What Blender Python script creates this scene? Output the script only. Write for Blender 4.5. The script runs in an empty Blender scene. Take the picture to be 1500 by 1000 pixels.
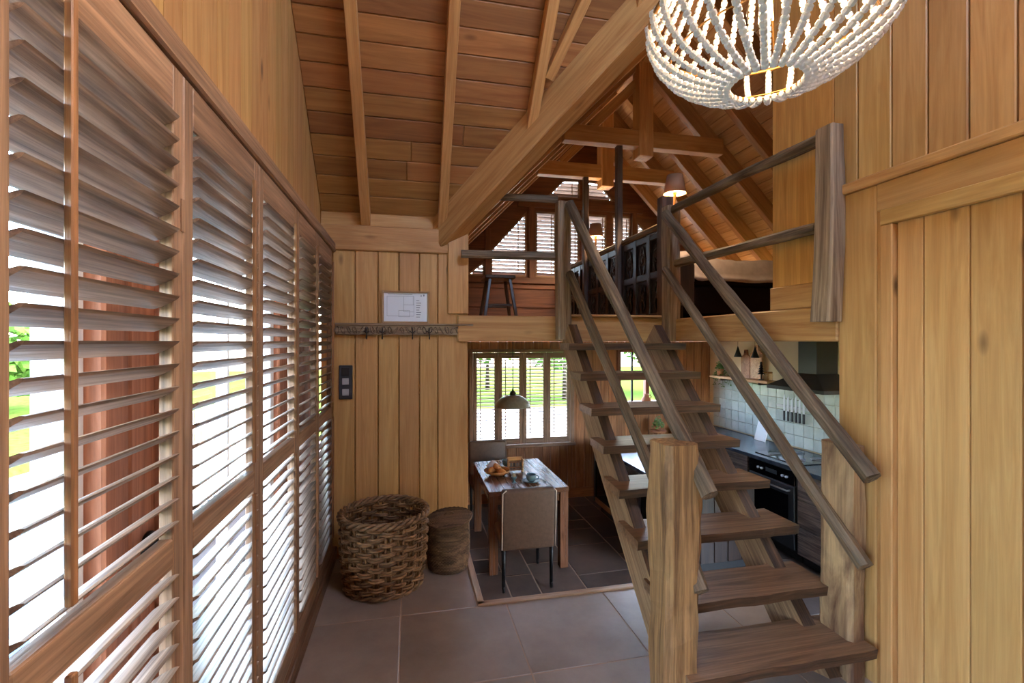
import bpy, bmesh, math, random
from mathutils import Vector, Matrix, noise
random.seed(11)
SC = bpy.context.scene
COL = SC.collection
PI = math.pi

# ------------------------------------------------------------------ camera, world, sun, exposure
cam_d = bpy.data.cameras.new('camera'); cam = bpy.data.objects.new('camera', cam_d); COL.objects.link(cam)
cam_d.sensor_width = 36.0; cam_d.lens = 690.0 / 1500.0 * 36.0; cam_d.clip_start = 0.02; cam_d.clip_end = 300
cam.location = (0, 0, 1.5); cam.rotation_euler = (PI / 2, 0, -math.atan(150.0 / 690.0))
SC.camera = cam
w = bpy.data.worlds.new('sky'); SC.world = w; w.use_nodes = True
nt = w.node_tree; nt.nodes.clear()
o_ = nt.nodes.new('ShaderNodeOutputWorld'); b_ = nt.nodes.new('ShaderNodeBackground'); s_ = nt.nodes.new('ShaderNodeTexSky')
s_.sky_type = 'NISHITA'; s_.sun_disc = False; s_.sun_elevation = math.radians(48); s_.sun_rotation = math.radians(92)
s_.air_density = 1.0; s_.dust_density = 2.2; s_.ozone_density = 0.8
b_.inputs['Strength'].default_value = 5.6
nt.links.new(s_.outputs[0], b_.inputs['Color']); nt.links.new(b_.outputs[0], o_.inputs['Surface'])
sun_d = bpy.data.lights.new('sun', 'SUN'); sun_d.energy = 3.5; sun_d.angle = math.radians(1.0); sun_d.color = (1.0, 0.93, 0.82)
sun = bpy.data.objects.new('sun', sun_d); COL.objects.link(sun); sun.location = (20, 10, 30)
sun.rotation_euler = Vector((-0.80, -0.03, -0.75)).to_track_quat('-Z', 'Y').to_euler()
vs = SC.view_settings
vs.view_transform = 'Standard'; vs.look = 'None'; vs.gamma = 1.0; vs.use_curve_mapping = False
vs.exposure = 0.46
SC.cycles.max_bounces = 10; SC.cycles.diffuse_bounces = 6; SC.cycles.transparent_max_bounces = 12
SC.cycles.sample_clamp_indirect = 8.0

# ------------------------------------------------------------------ helpers
W = {}
def tag(o, label=None, cat=None, group=None, kind=None):
    if label: o['label'] = label
    if cat: o['category'] = cat
    if group: o['group'] = group
    if kind: o['kind'] = kind
    return o
def link(name, data, M=None, parent=None, mat=None):
    o = bpy.data.objects.new(name, data); COL.objects.link(o)
    M = M if M is not None else Matrix.Identity(4)
    if parent is not None:
        o.parent = parent; o.matrix_parent_inverse = W[parent].inverted()
    o.matrix_basis = M; W[o] = M
    if mat is not None and data is not None and len(data.materials) == 0: data.materials.append(mat)
    elif mat is not None and data is not None and data.materials[0] is not mat: 
        o.data = data.copy(); o.data.materials.clear(); o.data.materials.append(mat)
    return o
def thing(name, loc, label, cat, group=None, kind=None, rz=0):
    o = bpy.data.objects.new(name, None); COL.objects.link(o); o.empty_display_size = .1
    M = Matrix.Translation(Vector(loc)) @ Matrix.Rotation(rz, 4, 'Z'); o.matrix_basis = M; W[o] = M
    return tag(o, label, cat, group, kind)
def dup(root, M):
    r = root.copy(); COL.objects.link(r); r.matrix_basis = M; W[r] = M
    D = M @ W[root].inverted()
    for ch in root.children:
        c = ch.copy(); COL.objects.link(c); c.parent = r; W[c] = D @ W[ch]
        for g in ch.children:
            k = g.copy(); COL.objects.link(k); k.parent = c; W[k] = D @ W[g]
    return r
def mesh_from(name, verts, faces, smooth=False):
    m = bpy.data.meshes.new(name); m.from_pydata([tuple(v) for v in verts], [], faces); 
    bm = bmesh.new(); bm.from_mesh(m); bmesh.ops.recalc_face_normals(bm, faces=bm.faces); bm.to_mesh(m); bm.free()
    if smooth:
        for p in m.polygons: p.use_smooth = True
    m.update(); return m
_cb = {}
def cbox(L, w, h, c=.004):
    """chamfered box, long axis local X, centred"""
    key = (round(L, 4), round(w, 4), round(h, 4), round(c, 4))
    if key in _cb: return _cb[key]
    c = min(c, .45 * min(L, w, h))
    bm = bmesh.new(); bmesh.ops.create_cube(bm, size=1)
    for v in bm.verts: v.co = Vector((v.co.x * L, v.co.y * w, v.co.z * h))
    if c > 0: bmesh.ops.bevel(bm, geom=bm.edges[:], offset=c, segments=1, affect='EDGES', profile=.5)
    m = bpy.data.meshes.new('board'); bm.to_mesh(m); bm.free(); _cb[key] = m
    return m
_cbm = {}
def boxmesh(L, w, h, c, mat):
    key = (round(L, 4), round(w, 4), round(h, 4), round(c, 4), mat.name)
    if key not in _cbm:
        m = cbox(L, w, h, c).copy(); m.materials.clear(); m.materials.append(mat); _cbm[key] = m
    return _cbm[key]
def frame_matrix(p0, p1, up=(0, 0, 1)):
    p0 = Vector(p0); p1 = Vector(p1); x = (p1 - p0).normalized(); up = Vector(up)
    if abs(x.dot(up)) > .98: up = Vector((0, 1, 0))
    y = up.cross(x).normalized(); z = x.cross(y)
    M = Matrix((x, y, z)).transposed().to_4x4(); M.translation = (p0 + p1) / 2
    return M
def beam(name, p0, p1, w, h, mat, parent=None, up=(0, 0, 1), c=.005):
    """straight timber: w across, h along the up hint"""
    L = (Vector(p1) - Vector(p0)).length
    return link(name, boxmesh(L, w, h, c, mat), frame_matrix(p0, p1, up), parent)
def ab(name, x, y, z, mat, parent=None, c=.003, grain=None):
    """axis aligned box from ranges, grain along the longest axis"""
    d = [x[1] - x[0], y[1] - y[0], z[1] - z[0]]
    ctr = Vector(((x[0] + x[1]) / 2, (y[0] + y[1]) / 2, (z[0] + z[1]) / 2))
    k = d.index(max(d)) if grain is None else 'xyz'.index(grain)
    if k == 0: L, ww, hh, R = d[0], d[1], d[2], Matrix.Identity(4)
    elif k == 1: L, ww, hh, R = d[1], d[0], d[2], Matrix.Rotation(PI / 2, 4, 'Z')
    else: L, ww, hh, R = d[2], d[1], d[0], Matrix.Rotation(-PI / 2, 4, 'Y')
    return link(name, boxmesh(L, ww, hh, c, mat), Matrix.Translation(ctr) @ R, parent)
class MB:
    def __init__(s): s.v = []; s.f = []
    def add(s, vs, fs):
        n = len(s.v); s.v += [Vector(a) for a in vs]; s.f += [tuple(i + n for i in f) for f in fs]; return s
    def box(s, x, y, z):
        v = [(a, b, c) for a in x for b in y for c in z]
        return s.add(v, [(0, 1, 3, 2), (4, 6, 7, 5), (0, 4, 5, 1), (2, 3, 7, 6), (0, 2, 6, 4), (1, 5, 7, 3)])
    def prism(s, poly, axis, a0, a1):
        n = len(poly)
        def pt(p, a): return (a, p[0], p[1]) if axis == 'x' else ((p[0], a, p[1]) if axis == 'y' else (p[0], p[1], a))
        v = [pt(p, a0) for p in poly] + [pt(p, a1) for p in poly]
        return s.add(v, [tuple(range(n)), tuple(range(2 * n - 1, n - 1, -1))] + [(i, (i + 1) % n, n + (i + 1) % n, n + i) for i in range(n)])
    def tube(s, pts, r, n=6, closed=False, cap=True, squash=1.0):
        pts = [Vector(p) for p in pts]; N = len(pts); rings = []
        rr = r if isinstance(r, (list, tuple)) else [r] * N
        prev = None
        for i, p in enumerate(pts):
            t = (pts[(i + 1) % N] - pts[i - 1]) if closed else (pts[min(i + 1, N - 1)] - pts[max(i - 1, 0)])
            t = t.normalized() if t.length > 1e-9 else Vector((0, 0, 1))
            ref = prev if prev is not None else (Vector((0, 0, 1)) if abs(t.z) < .9 else Vector((1, 0, 0)))
            a = (ref - t * ref.dot(t))
            a = a.normalized() if a.length > 1e-6 else t.orthogonal().normalized()
            prev = a; b = t.cross(a)
            rings.append([p + (a * math.cos(2 * PI * k / n) + b * math.sin(2 * PI * k / n) * squash) * rr[i] for k in range(n)])
        base = len(s.v)
        for rg in rings: s.v += rg
        M = N if closed else N - 1
        for i in range(M):
            j = (i + 1) % N
            for k in range(n):
                k2 = (k + 1) % n
                s.f.append((base + i * n + k, base + i * n + k2, base + j * n + k2, base + j * n + k))
        if not closed and cap:
            s.f.append(tuple(base + k for k in range(n - 1, -1, -1))); s.f.append(tuple(base + (N - 1) * n + k for k in range(n)))
        return s
    def lathe(s, prof, n=24, ctr=(0, 0, 0), close=False):
        base = len(s.v); c = Vector(ctr); m = len(prof)
        for r, z in prof:
            for k in range(n): s.v.append(c + Vector((r * math.cos(2 * PI * k / n), r * math.sin(2 * PI * k / n), z)))
        for i in range(m if close else m - 1):
            j = (i + 1) % m
            for k in range(n):
                k2 = (k + 1) % n; s.f.append((base + i * n + k, base + i * n + k2, base + j * n + k2, base + j * n + k))
        if not close:
            if prof[0][0] > 1e-6: s.f.append(tuple(base + k for k in range(n - 1, -1, -1)))
            if prof[-1][0] > 1e-6: s.f.append(tuple(base + (m - 1) * n + k for k in range(n)))
        return s
    def ball(s, ctr, r, seg=8, rings=6):
        rr = r if isinstance(r, (tuple, list)) else (r, r, r)
        base = len(s.v); c = Vector(ctr)
        for i in range(rings + 1):
            t = PI * i / rings
            for k in range(seg): s.v.append(c + Vector((rr[0] * math.sin(t) * math.cos(2 * PI * k / seg), rr[1] * math.sin(t) * math.sin(2 * PI * k / seg), -rr[2] * math.cos(t))))
        for i in range(rings):
            for k in range(seg):
                k2 = (k + 1) % seg; s.f.append((base + i * seg + k, base + i * seg + k2, base + (i + 1) * seg + k2, base + (i + 1) * seg + k))
        return s
    def mesh(s, name, smooth=False):
        m = bpy.data.meshes.new(name); m.from_pydata([tuple(v) for v in s.v], [], s.f)
        bm = bmesh.new(); bm.from_mesh(m); bmesh.ops.remove_doubles(bm, verts=bm.verts, dist=1e-5)
        bmesh.ops.dissolve_degenerate(bm, edges=bm.edges, dist=1e-6)
        bmesh.ops.recalc_face_normals(bm, faces=bm.faces); bm.to_mesh(m); bm.free()
        if smooth:
            for p in m.polygons: p.use_smooth = True
        return m
    def build(s, name, mat, parent=None, smooth=False, M=None, origin=None):
        """vertices are world coordinates; origin moves the object's pivot there"""
        if M is None: M = Matrix.Identity(4)
        if origin is not None:
            o = Vector(origin); s.v = [v - o for v in s.v]; M = Matrix.Translation(o)
        m = s.mesh(name, smooth); m.materials.append(mat)
        return link(name, m, M, parent)
def rustic(name, p0, p1, w, h, mat, parent=None, up=(0, 0, 1), seg=10, amp=.008, bend=.0, seed=0, round_=.25, taper=1.0, cap_r=None):
    """hand hewn timber: wobbling eight sided section, optional bow"""
    p0 = Vector(p0); p1 = Vector(p1); L = (p1 - p0).length; M = frame_matrix(p0, p1, up)
    vs, fs = [], []
    cw, ch = w * round_, h * round_
    sec = [(-w / 2 + cw, -h / 2), (w / 2 - cw, -h / 2), (w / 2, -h / 2 + ch), (w / 2, h / 2 - ch), (w / 2 - cw, h / 2), (-w / 2 + cw, h / 2), (-w / 2, h / 2 - ch), (-w / 2, -h / 2 + ch)]
    for i in range(seg + 1):
        t = i / seg; x = -L / 2 + L * t; s = 1 + (taper - 1) * t
        by = bend * math.sin(PI * t)
        for k, (a, b) in enumerate(sec):
            n1 = noise.noise(Vector((x * 2.2 + seed * 7.3, k * 3.1, seed))) ; n2 = noise.noise(Vector((x * 9 + seed * 3.3, k * 1.7 + 50, seed)))
            d = amp * (1.3 * n1 + .5 * n2)
            l = math.hypot(a, b)
            vs.append(Vector((x + (amp * .8 * noise.noise(Vector((k, seed, 9.))) if i in (0, seg) else 0), a * s + a / l * d, b * s + b / l * d + by)))
    for i in range(seg):
        for k in range(8): fs.append((i * 8 + k, i * 8 + (k + 1) % 8, (i + 1) * 8 + (k + 1) % 8, (i + 1) * 8 + k))
    fs.append(tuple(range(7, -1, -1))); fs.append(tuple(seg * 8 + k for k in range(8)))
    m = mesh_from(name, vs, fs); m.materials.append(mat)
    return link(name, m, M, parent)

# ------------------------------------------------------------------ materials
def srgb(r, g, b):
    f = lambda c: (c / 255 / 12.92) if c / 255 <= .04045 else ((c / 255 + .055) / 1.055) ** 2.4
    return (f(r), f(g), f(b), 1)
def new_mat(name):
    m = bpy.data.materials.new(name); m.use_nodes = True
    return m, m.node_tree.nodes, m.node_tree.links, m.node_tree.nodes['Principled BSDF']
def plain(name, col, rough=.5, metal=0, bump=0, bscale=60, emit=None, estr=0, var=0):
    m, N, L, B = new_mat(name)
    B.inputs['Base Color'].default_value = col; B.inputs['Roughness'].default_value = rough; B.inputs['Metallic'].default_value = metal
    if emit: B.inputs['Emission Color'].default_value = emit; B.inputs['Emission Strength'].default_value = estr
    tc = N.new('ShaderNodeTexCoord')
    nz = N.new('ShaderNodeTexNoise'); nz.inputs['Scale'].default_value = bscale; nz.inputs['Detail'].default_value = 4
    L.new(tc.outputs['Object'], nz.inputs['Vector'])
    if var:
        mx = N.new('ShaderNodeMix'); mx.data_type = 'RGBA'; mx.blend_type = 'MULTIPLY'; mx.inputs[0].default_value = var
        mx.inputs[6].default_value = col; L.new(nz.outputs['Color'], mx.inputs[7]) if False else None
        rp = N.new('ShaderNodeValToRGB'); rp.color_ramp.elements[0].color = (.25, .25, .25, 1); rp.color_ramp.elements[1].color = (1.25, 1.25, 1.25, 1)
        rp.color_ramp.elements[0].position = .3; rp.color_ramp.elements[1].position = .7
        L.new(nz.outputs['Fac'], rp.inputs[0]); L.new(rp.outputs[0], mx.inputs[7]); L.new(mx.outputs[2], B.inputs['Base Color'])
    if bump:
        bp = N.new('ShaderNodeBump'); bp.inputs['Strength'].default_value = bump; bp.inputs['Distance'].default_value = .004
        L.new(nz.outputs['Fac'], bp.inputs['Height']); L.new(bp.outputs[0], B.inputs['Normal'])
    return m
def wood(name, light, dark, rough=.5, streak=.5, knots=.6, tint=.22, bump=.25, gs=1.0, hue=.0, an=(.45, 7), dist=2.2):
    """grain along the object's local X, every board shifted and tinted by its own random number"""
    m, N, L, B = new_mat(name)
    tc = N.new('ShaderNodeTexCoord'); oi = N.new('ShaderNodeObjectInfo')
    sc = N.new('ShaderNodeVectorMath'); sc.operation = 'SCALE'; sc.inputs[0].default_value = (17.3, 31.7, 23.1); L.new(oi.outputs['Random'], sc.inputs['Scale'])
    ad = N.new('ShaderNodeVectorMath'); ad.operation = 'ADD'; L.new(tc.outputs['Object'], ad.inputs[0]); L.new(sc.outputs[0], ad.inputs[1])
    def mp(s):
        n = N.new('ShaderNodeMapping'); n.inputs['Scale'].default_value = s; L.new(ad.outputs[0], n.inputs['Vector']); return n
    def nz(s, scale, det, dist=0):
        n = N.new('ShaderNodeTexNoise'); n.inputs['Scale'].default_value = scale; n.inputs['Detail'].default_value = det; n.inputs['Distortion'].default_value = dist
        n.inputs['Roughness'].default_value = .6; L.new(mp(s).outputs[0], n.inputs['Vector']); return n
    big = nz((an[0] * gs, an[1] * gs, an[1] * gs), 1.9, 6, dist)
    fine = nz((2.2 * gs, 70 * gs, 70 * gs), 1.5, 3, .2)
    rp = N.new('ShaderNodeValToRGB'); e = rp.color_ramp.elements; e[0].color = dark; e[0].position = .34; e[1].color = light; e[1].position = .64
    L.new(big.outputs['Fac'], rp.inputs[0])
    fr = N.new('ShaderNodeMapRange'); fr.inputs['From Min'].default_value = .32; fr.inputs['From Max'].default_value = .68
    fr.inputs['To Min'].default_value = 1 - streak; fr.inputs['To Max'].default_value = 1 + streak * .35; L.new(fine.outputs['Fac'], fr.inputs['Value'])
    tm = N.new('ShaderNodeMapRange'); tm.inputs['To Min'].default_value = 1 - tint; tm.inputs['To Max'].default_value = 1 + tint * .6; L.new(oi.outputs['Random'], tm.inputs['Value'])
    mu = N.new('ShaderNodeMath'); mu.operation = 'MULTIPLY'; L.new(fr.outputs[0], mu.inputs[0]); L.new(tm.outputs[0], mu.inputs[1])
    vo = N.new('ShaderNodeTexVoronoi'); vo.inputs['Scale'].default_value = 1.0; L.new(mp((3.0 * gs, 7.5 * gs, 7.5 * gs)).outputs[0], vo.inputs['Vector'])
    kd = N.new('ShaderNodeMapRange'); kd.inputs['From Min'].default_value = .04; kd.inputs['From Max'].default_value = .17; kd.inputs['To Min'].default_value = 1; kd.inputs['To Max'].default_value = 0
    L.new(vo.outputs['Distance'], kd.inputs['Value'])
    sp = N.new('ShaderNodeSeparateColor'); L.new(vo.outputs['Color'], sp.inputs[0])
    gt = N.new('ShaderNodeMath'); gt.operation = 'GREATER_THAN'; gt.inputs[1].default_value = .80; L.new(sp.outputs[0], gt.inputs[0])
    k2 = N.new('ShaderNodeMath'); k2.operation = 'MULTIPLY'; L.new(kd.outputs[0], k2.inputs[0]); L.new(gt.outputs[0], k2.inputs[1])
    k3 = N.new('ShaderNodeMath'); k3.operation = 'MULTIPLY'; k3.inputs[1].default_value = knots; L.new(k2.outputs[0], k3.inputs[0])
    hs = N.new('ShaderNodeHueSaturation'); L.new(rp.outputs[0], hs.inputs['Color']); L.new(mu.outputs[0], hs.inputs['Value'])
    if hue:
        hm = N.new('ShaderNodeMapRange'); hm.inputs['To Min'].default_value = .5 - hue; hm.inputs['To Max'].default_value = .5 + hue
        f2 = N.new('ShaderNodeMath'); f2.operation = 'FRACT'; f3 = N.new('ShaderNodeMath'); f3.operation = 'MULTIPLY'; f3.inputs[1].default_value = 7.31
        L.new(oi.outputs['Random'], f3.inputs[0]); L.new(f3.outputs[0], f2.inputs[0]); L.new(f2.outputs[0], hm.inputs['Value']); L.new(hm.outputs[0], hs.inputs['Hue'])
    mx = N.new('ShaderNodeMix'); mx.data_type = 'RGBA'; L.new(k3.outputs[0], mx.inputs[0]); L.new(hs.outputs[0], mx.inputs[6])
    mx.inputs[7].default_value = (dark[0] * .25, dark[1] * .2, dark[2] * .18, 1)
    L.new(mx.outputs[2], B.inputs['Base Color'])
    rr = N.new('ShaderNodeMapRange'); rr.inputs['To Min'].default_value = rough + .12; rr.inputs['To Max'].default_value = rough - .08
    L.new(big.outputs['Fac'], rr.inputs['Value']); L.new(rr.outputs[0], B.inputs['Roughness'])
    bp = N.new('ShaderNodeBump'); bp.inputs['Strength'].default_value = bump; bp.inputs['Distance'].default_value = .004
    L.new(fine.outputs['Fac'], bp.inputs['Height']); L.new(bp.outputs[0], B.inputs['Normal'])
    return m
def tile_mat(name, c1, c2, rough=.4, scale=3.0, tint=.2, bump=.3, spec=.5):
    m, N, L, B = new_mat(name)
    tc = N.new('ShaderNodeTexCoord'); oi = N.new('ShaderNodeObjectInfo')
    sc = N.new('ShaderNodeVectorMath'); sc.operation = 'SCALE'; sc.inputs[0].default_value = (13.7, 29.1, 5.3); L.new(oi.outputs['Random'], sc.inputs['Scale'])
    ad = N.new('ShaderNodeVectorMath'); ad.operation = 'ADD'; L.new(tc.outputs['Object'], ad.inputs[0]); L.new(sc.outputs[0], ad.inputs[1])
    n1 = N.new('ShaderNodeTexNoise'); n1.inputs['Scale'].default_value = scale; n1.inputs['Detail'].default_value = 7; n1.inputs['Roughness'].default_value = .65; L.new(ad.outputs[0], n1.inputs['Vector'])
    n2 = N.new('ShaderNodeTexNoise'); n2.inputs['Scale'].default_value = scale * 8; n2.inputs['Detail'].default_value = 4; L.new(ad.outputs[0], n2.inputs['Vector'])
    rp = N.new('ShaderNodeValToRGB'); e = rp.color_ramp.elements; e[0].color = c1; e[0].position = .3; e[1].color = c2; e[1].position = .7; L.new(n1.outputs['Fac'], rp.inputs[0])
    tm = N.new('ShaderNodeMapRange'); tm.inputs['To Min'].default_value = 1 - tint; tm.inputs['To Max'].default_value = 1 + tint; L.new(oi.outputs['Random'], tm.inputs['Value'])
    hs = N.new('ShaderNodeHueSaturation'); L.new(rp.outputs[0], hs.inputs['Color']); L.new(tm.outputs[0], hs.inputs['Value']); L.new(hs.outputs[0], B.inputs['Base Color'])
    rr = N.new('ShaderNodeMapRange'); rr.inputs['To Min'].default_value = rough - .05; rr.inputs['To Max'].default_value = rough + .07; L.new(n1.outputs['Fac'], rr.inputs['Value']); L.new(rr.outputs[0], B.inputs['Roughness']); B.inputs['Specular IOR Level'].default_value = spec
    bp = N.new('ShaderNodeBump'); bp.inputs['Strength'].default_value = bump; bp.inputs['Distance'].default_value = .004
    mm = N.new('ShaderNodeMath'); mm.operation = 'ADD'; L.new(n1.outputs['Fac'], mm.inputs[0]); L.new(n2.outputs['Fac'], mm.inputs[1])
    L.new(mm.outputs[0], bp.inputs['Height']); L.new(bp.outputs[0], B.inputs['Normal'])
    return m
def glass_mat(name, tint=(1, 1, 1, 1), rough=0.0):
    """thin window pane: clear with a fresnel reflection"""
    m, N, L, B = new_mat(name); N.remove(B)
    out = [n for n in N if n.type == 'OUTPUT_MATERIAL'][0]
    tr = N.new('ShaderNodeBsdfTransparent'); tr.inputs[0].default_value = tint
    gl = N.new('ShaderNodeBsdfGlossy'); gl.inputs['Roughness'].default_value = rough
    lw = N.new('ShaderNodeFresnel'); lw.inputs['IOR'].default_value = 1.35
    ge = N.new('ShaderNodeNewGeometry'); sb = N.new('ShaderNodeMath'); sb.operation = 'SUBTRACT'; sb.inputs[0].default_value = 1; L.new(ge.outputs['Backfacing'], sb.inputs[1])
    ml = N.new('ShaderNodeMath'); ml.operation = 'MULTIPLY'; L.new(lw.outputs[0], ml.inputs[0]); L.new(sb.outputs[0], ml.inputs[1])
    mx = N.new('ShaderNodeMixShader'); L.new(ml.outputs[0], mx.inputs[0]); L.new(tr.outputs[0], mx.inputs[1]); L.new(gl.outputs[0], mx.inputs[2]); L.new(mx.outputs[0], out.inputs['Surface'])
    return m
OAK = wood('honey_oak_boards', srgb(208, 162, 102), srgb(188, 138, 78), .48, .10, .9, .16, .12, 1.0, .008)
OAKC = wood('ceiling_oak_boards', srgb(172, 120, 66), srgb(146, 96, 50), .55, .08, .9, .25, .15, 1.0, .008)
RAFT = wood('brown_rafter', srgb(182, 136, 88), srgb(150, 106, 64), .5, .1, .5, .12, .2)
OAKL = wood('pale_roof_boards', srgb(210, 172, 126), srgb(186, 144, 98), .55, .1, .9, .15, .15)
OAKB = wood('oak_beam', srgb(204, 156, 98), srgb(176, 122, 68), .5, .12, .5, .15, .2)
SHUT = wood('limed_shutter_wood', srgb(172, 134, 104), srgb(128, 94, 70), .45, .4, .0, .12, .3)
RUST = wood('weathered_grey_timber', srgb(140, 118, 92), srgb(82, 64, 46), .7, .45, .5, .15, .7)
POSTW = wood('silvered_post_timber', srgb(176, 150, 120), srgb(118, 92, 68), .65, .35, .4, .1, .6)
RUST2 = wood('hewn_brown_timber', srgb(178, 134, 86), srgb(106, 74, 44), .6, .3, .8, .1, .8)
BARK = wood('bark_patched_timber', srgb(204, 168, 122), srgb(104, 70, 48), .65, .2, .6, .1, .8, 1.0, 0, (1.1, 4.5), .7)
EDGEW = wood('dark_front_edge', srgb(104, 72, 48), srgb(62, 42, 28), .6, .4, .4, .1, .7)  # deeper brown for the forward faces of treads and stringers
TREAD = wood('worn_tread_oak', srgb(158, 120, 88), srgb(112, 80, 56), .36, .3, .7, .12, .35)
CARVED = wood('dark_carved_oak', srgb(52, 38, 34), srgb(26, 18, 16), .28, .4, .0, .2, .3)
REDW = wood('reddish_plank', srgb(184, 124, 76), srgb(146, 90, 50), .5, .25, .4, .18, .2)
EXTW = wood('red_cedar_outside', srgb(196, 128, 92), srgb(160, 96, 64), .6, .2, .2, .1, .2)
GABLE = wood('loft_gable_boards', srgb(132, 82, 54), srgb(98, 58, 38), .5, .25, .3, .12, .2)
TABW = wood('reclaimed_table_wood', srgb(136, 92, 66), srgb(96, 62, 44), .24, .25, .4, .15, .3)
RECL = wood('reclaimed_grey_front', srgb(138, 116, 104), srgb(74, 60, 54), .6, .5, .6, .3, .6, 1.4)
WALN = wood('dark_walnut', srgb(54, 37, 29), srgb(30, 20, 16), .35, .35, .2, .15, .2)
TILE = tile_mat('brown_stone_tile', srgb(138, 120, 106), srgb(174, 156, 142), .34, 2.2, .08, .10, .9)
SLATE = tile_mat('dark_slate_tile', srgb(52, 46, 42), srgb(92, 76, 66), .30, 2.6, .25, .15)
GROUT = plain('sand_grout', srgb(186, 158, 136), .9, 0, .2, 200)
GROUT2 = plain('grey_grout', srgb(168, 148, 130), .9, 0, .2, 200)
ZELL = tile_mat('glazed_wall_tile', srgb(176, 188, 180), srgb(206, 214, 206), .14, 5, .08, .25)
GLASS = glass_mat('window_glass')
DGLASS = glass_mat('smoked_glass', (.25, .24, .23, 1))
BLACK = plain('black_metal', srgb(24, 24, 26), .35, .4)
BLACKG = plain('black_glass', srgb(10, 10, 12), .06)
BLACKM = plain('matte_black', srgb(30, 28, 28), .55)
ANTH = plain('anthracite_plastic', srgb(48, 50, 58), .45)
SILVER = plain('brushed_steel', srgb(190, 192, 196), .28, .95)
STONE = tile_mat('dark_blue_stone_worktop', srgb(40, 46, 56), srgb(66, 74, 88), .22, 6, .05, .1)
LEATH = plain('taupe_leather', srgb(98, 74, 58), .48, 0, .3, 40, var=.25)
WHITE = plain('white_paint', srgb(232, 230, 226), .5)
CREAM = plain('cream_plaster', srgb(214, 196, 158), .8, 0, .2, 30)
SHADEM = plain('copper_brown_shade', srgb(150, 108, 80), .6)
PEND = plain('grey_enamel', srgb(146, 146, 138), .3, .2, .1, 30, var=.3)
BRASS = plain('aged_brass', srgb(176, 128, 70), .35, .8)
BEAD = plain('chalk_white_bead', srgb(228, 230, 234), .55, 0, .3, 120)
WICK = wood('grey_brown_willow', srgb(172, 132, 94), srgb(96, 68, 46), .5, .3, .0, .35, .3, 1.5)
SEAG = wood('dark_seagrass', srgb(146, 112, 82), srgb(64, 46, 34), .65, .3, .0, .1, .4)
CUPM = plain('blue_grey_stoneware', srgb(96, 124, 130), .3, 0, .1, 30, var=.2)
CLOTH = plain('white_napkin', srgb(222, 220, 222), .8, 0, .3, 30)
BLADE = plain('pale_steel_blade', srgb(214, 218, 222), .3, .2)
BREAD = plain('baked_crust', srgb(196, 128, 62), .6, 0, .5, 60, var=.5)
DUVET = plain('grey_duvet_linen', srgb(142, 130, 126), .85, 0, .3, 18, var=.2)
MATT = plain('dark_bed_base', srgb(28, 21, 19), .7, 0, .3, 90)
LEAF = plain('green_leaf', srgb(92, 128, 48), .5, 0, .2, 30, var=.4)
TERRA = plain('terracotta', srgb(176, 116, 82), .7, 0, .2, 30)
PAPER = plain('white_paper', srgb(226, 230, 236), .6)
INK = plain('grey_ink', srgb(120, 126, 136), .7)
IRON = plain('dark_cast_iron', srgb(58, 50, 46), .45, .7, .4, 60)
GRASS = plain('meadow_grass', srgb(64, 84, 34), .9, 0, .6, 9, var=.6)
WATER = plain('pond_water', srgb(62, 82, 92), .2, 0, .3, 3)
WATER.node_tree.nodes['Principled BSDF'].inputs['Specular IOR Level'].default_value = .06
DECK = wood('grey_deck', srgb(78, 72, 68), srgb(52, 47, 44), .7, .3, .2, .2, .4)
HEDGE = plain('hedge_leaf', srgb(66, 98, 38), .7, 0, .5, 14, var=.6)
for m_ in (GRASS, HEDGE, DECK, MATT): m_.node_tree.nodes['Principled BSDF'].inputs['Specular IOR Level'].default_value = 0
FIRE = plain('bulb_filament_glow', srgb(255, 190, 90), .3, 0, emit=(1, .62, .22, 1), estr=40)
SHADELIT = plain('lampshade_lining', srgb(250, 220, 180), .7)
CLEAR = glass_mat('clear_bulb_glass', (1, .96, .9, 1))

# ================================================================== THE SETTING
XL, XR, YB, YF, ZK, ZL = -.60, 2.0, 3.45, 6.10, -.62, 1.68   # left wall, door wall, basket wall, far wall, kitchen floor, loft floor
def hall_z(y): return 2.42 + (3.45 - y)                      # board face of the hall roof
def left_z(x): return 2.20 + x                               # board face of the main roof, left slope
def right_z(x): return 6.72 - x                              # right slope
RIDGE = 2.26
def S(o, label): return tag(o, label, None, None, 'structure')

# ---- hall floor: large stone tiles
m = MB().box((XL - .15, 2.0), (-1.5, 2.645), (-.14, -.0025)).box((XL - .15, .39), (2.645, YB), (-.14, -.0025))
hall_floor = S(m.build('floor', GROUT), 'raised hall floor of large brown stone tiles with pale joints')
g = .006
xs = [-.634 + .587 * i for i in range(-1, 6)]; ysj = [-1.5, -.876, -.289, .298, .885, 1.472, 2.059, 2.645]
for i in range(len(xs) - 1):
    a, b = max(xs[i], XL - .14), min(xs[i + 1], 1.99)
    if b - a < .05: continue
    for j in range(len(ysj) - 1):
        ab('tile', (a + g / 2, b - g / 2), (ysj[j] + g / 2, ysj[j + 1] - g / 2), (-.02, random.uniform(-.0008, .0006)), TILE, hall_floor, c=.0025)
for a, b in ((XL - .1, -.047), (-.047, .375)):
    for c0, c1 in ((2.645, 3.232), (3.232, YB)):
        ab('tile', (a + g / 2, b - g / 2), (c0 + g / 2, c1 - g / 2), (-.02, 0), TILE, hall_floor, c=.0025)
EDGE = wood('pale_oak_edge', srgb(196, 160, 124), srgb(160, 122, 90), .5, .2, .1, .1, .2)
S(ab('trim_1', (.378, .418), (2.655, YB), (-.62, .008), EDGE, c=.004), 'pale wooden edge strip beside the baskets where the floor drops')
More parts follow.
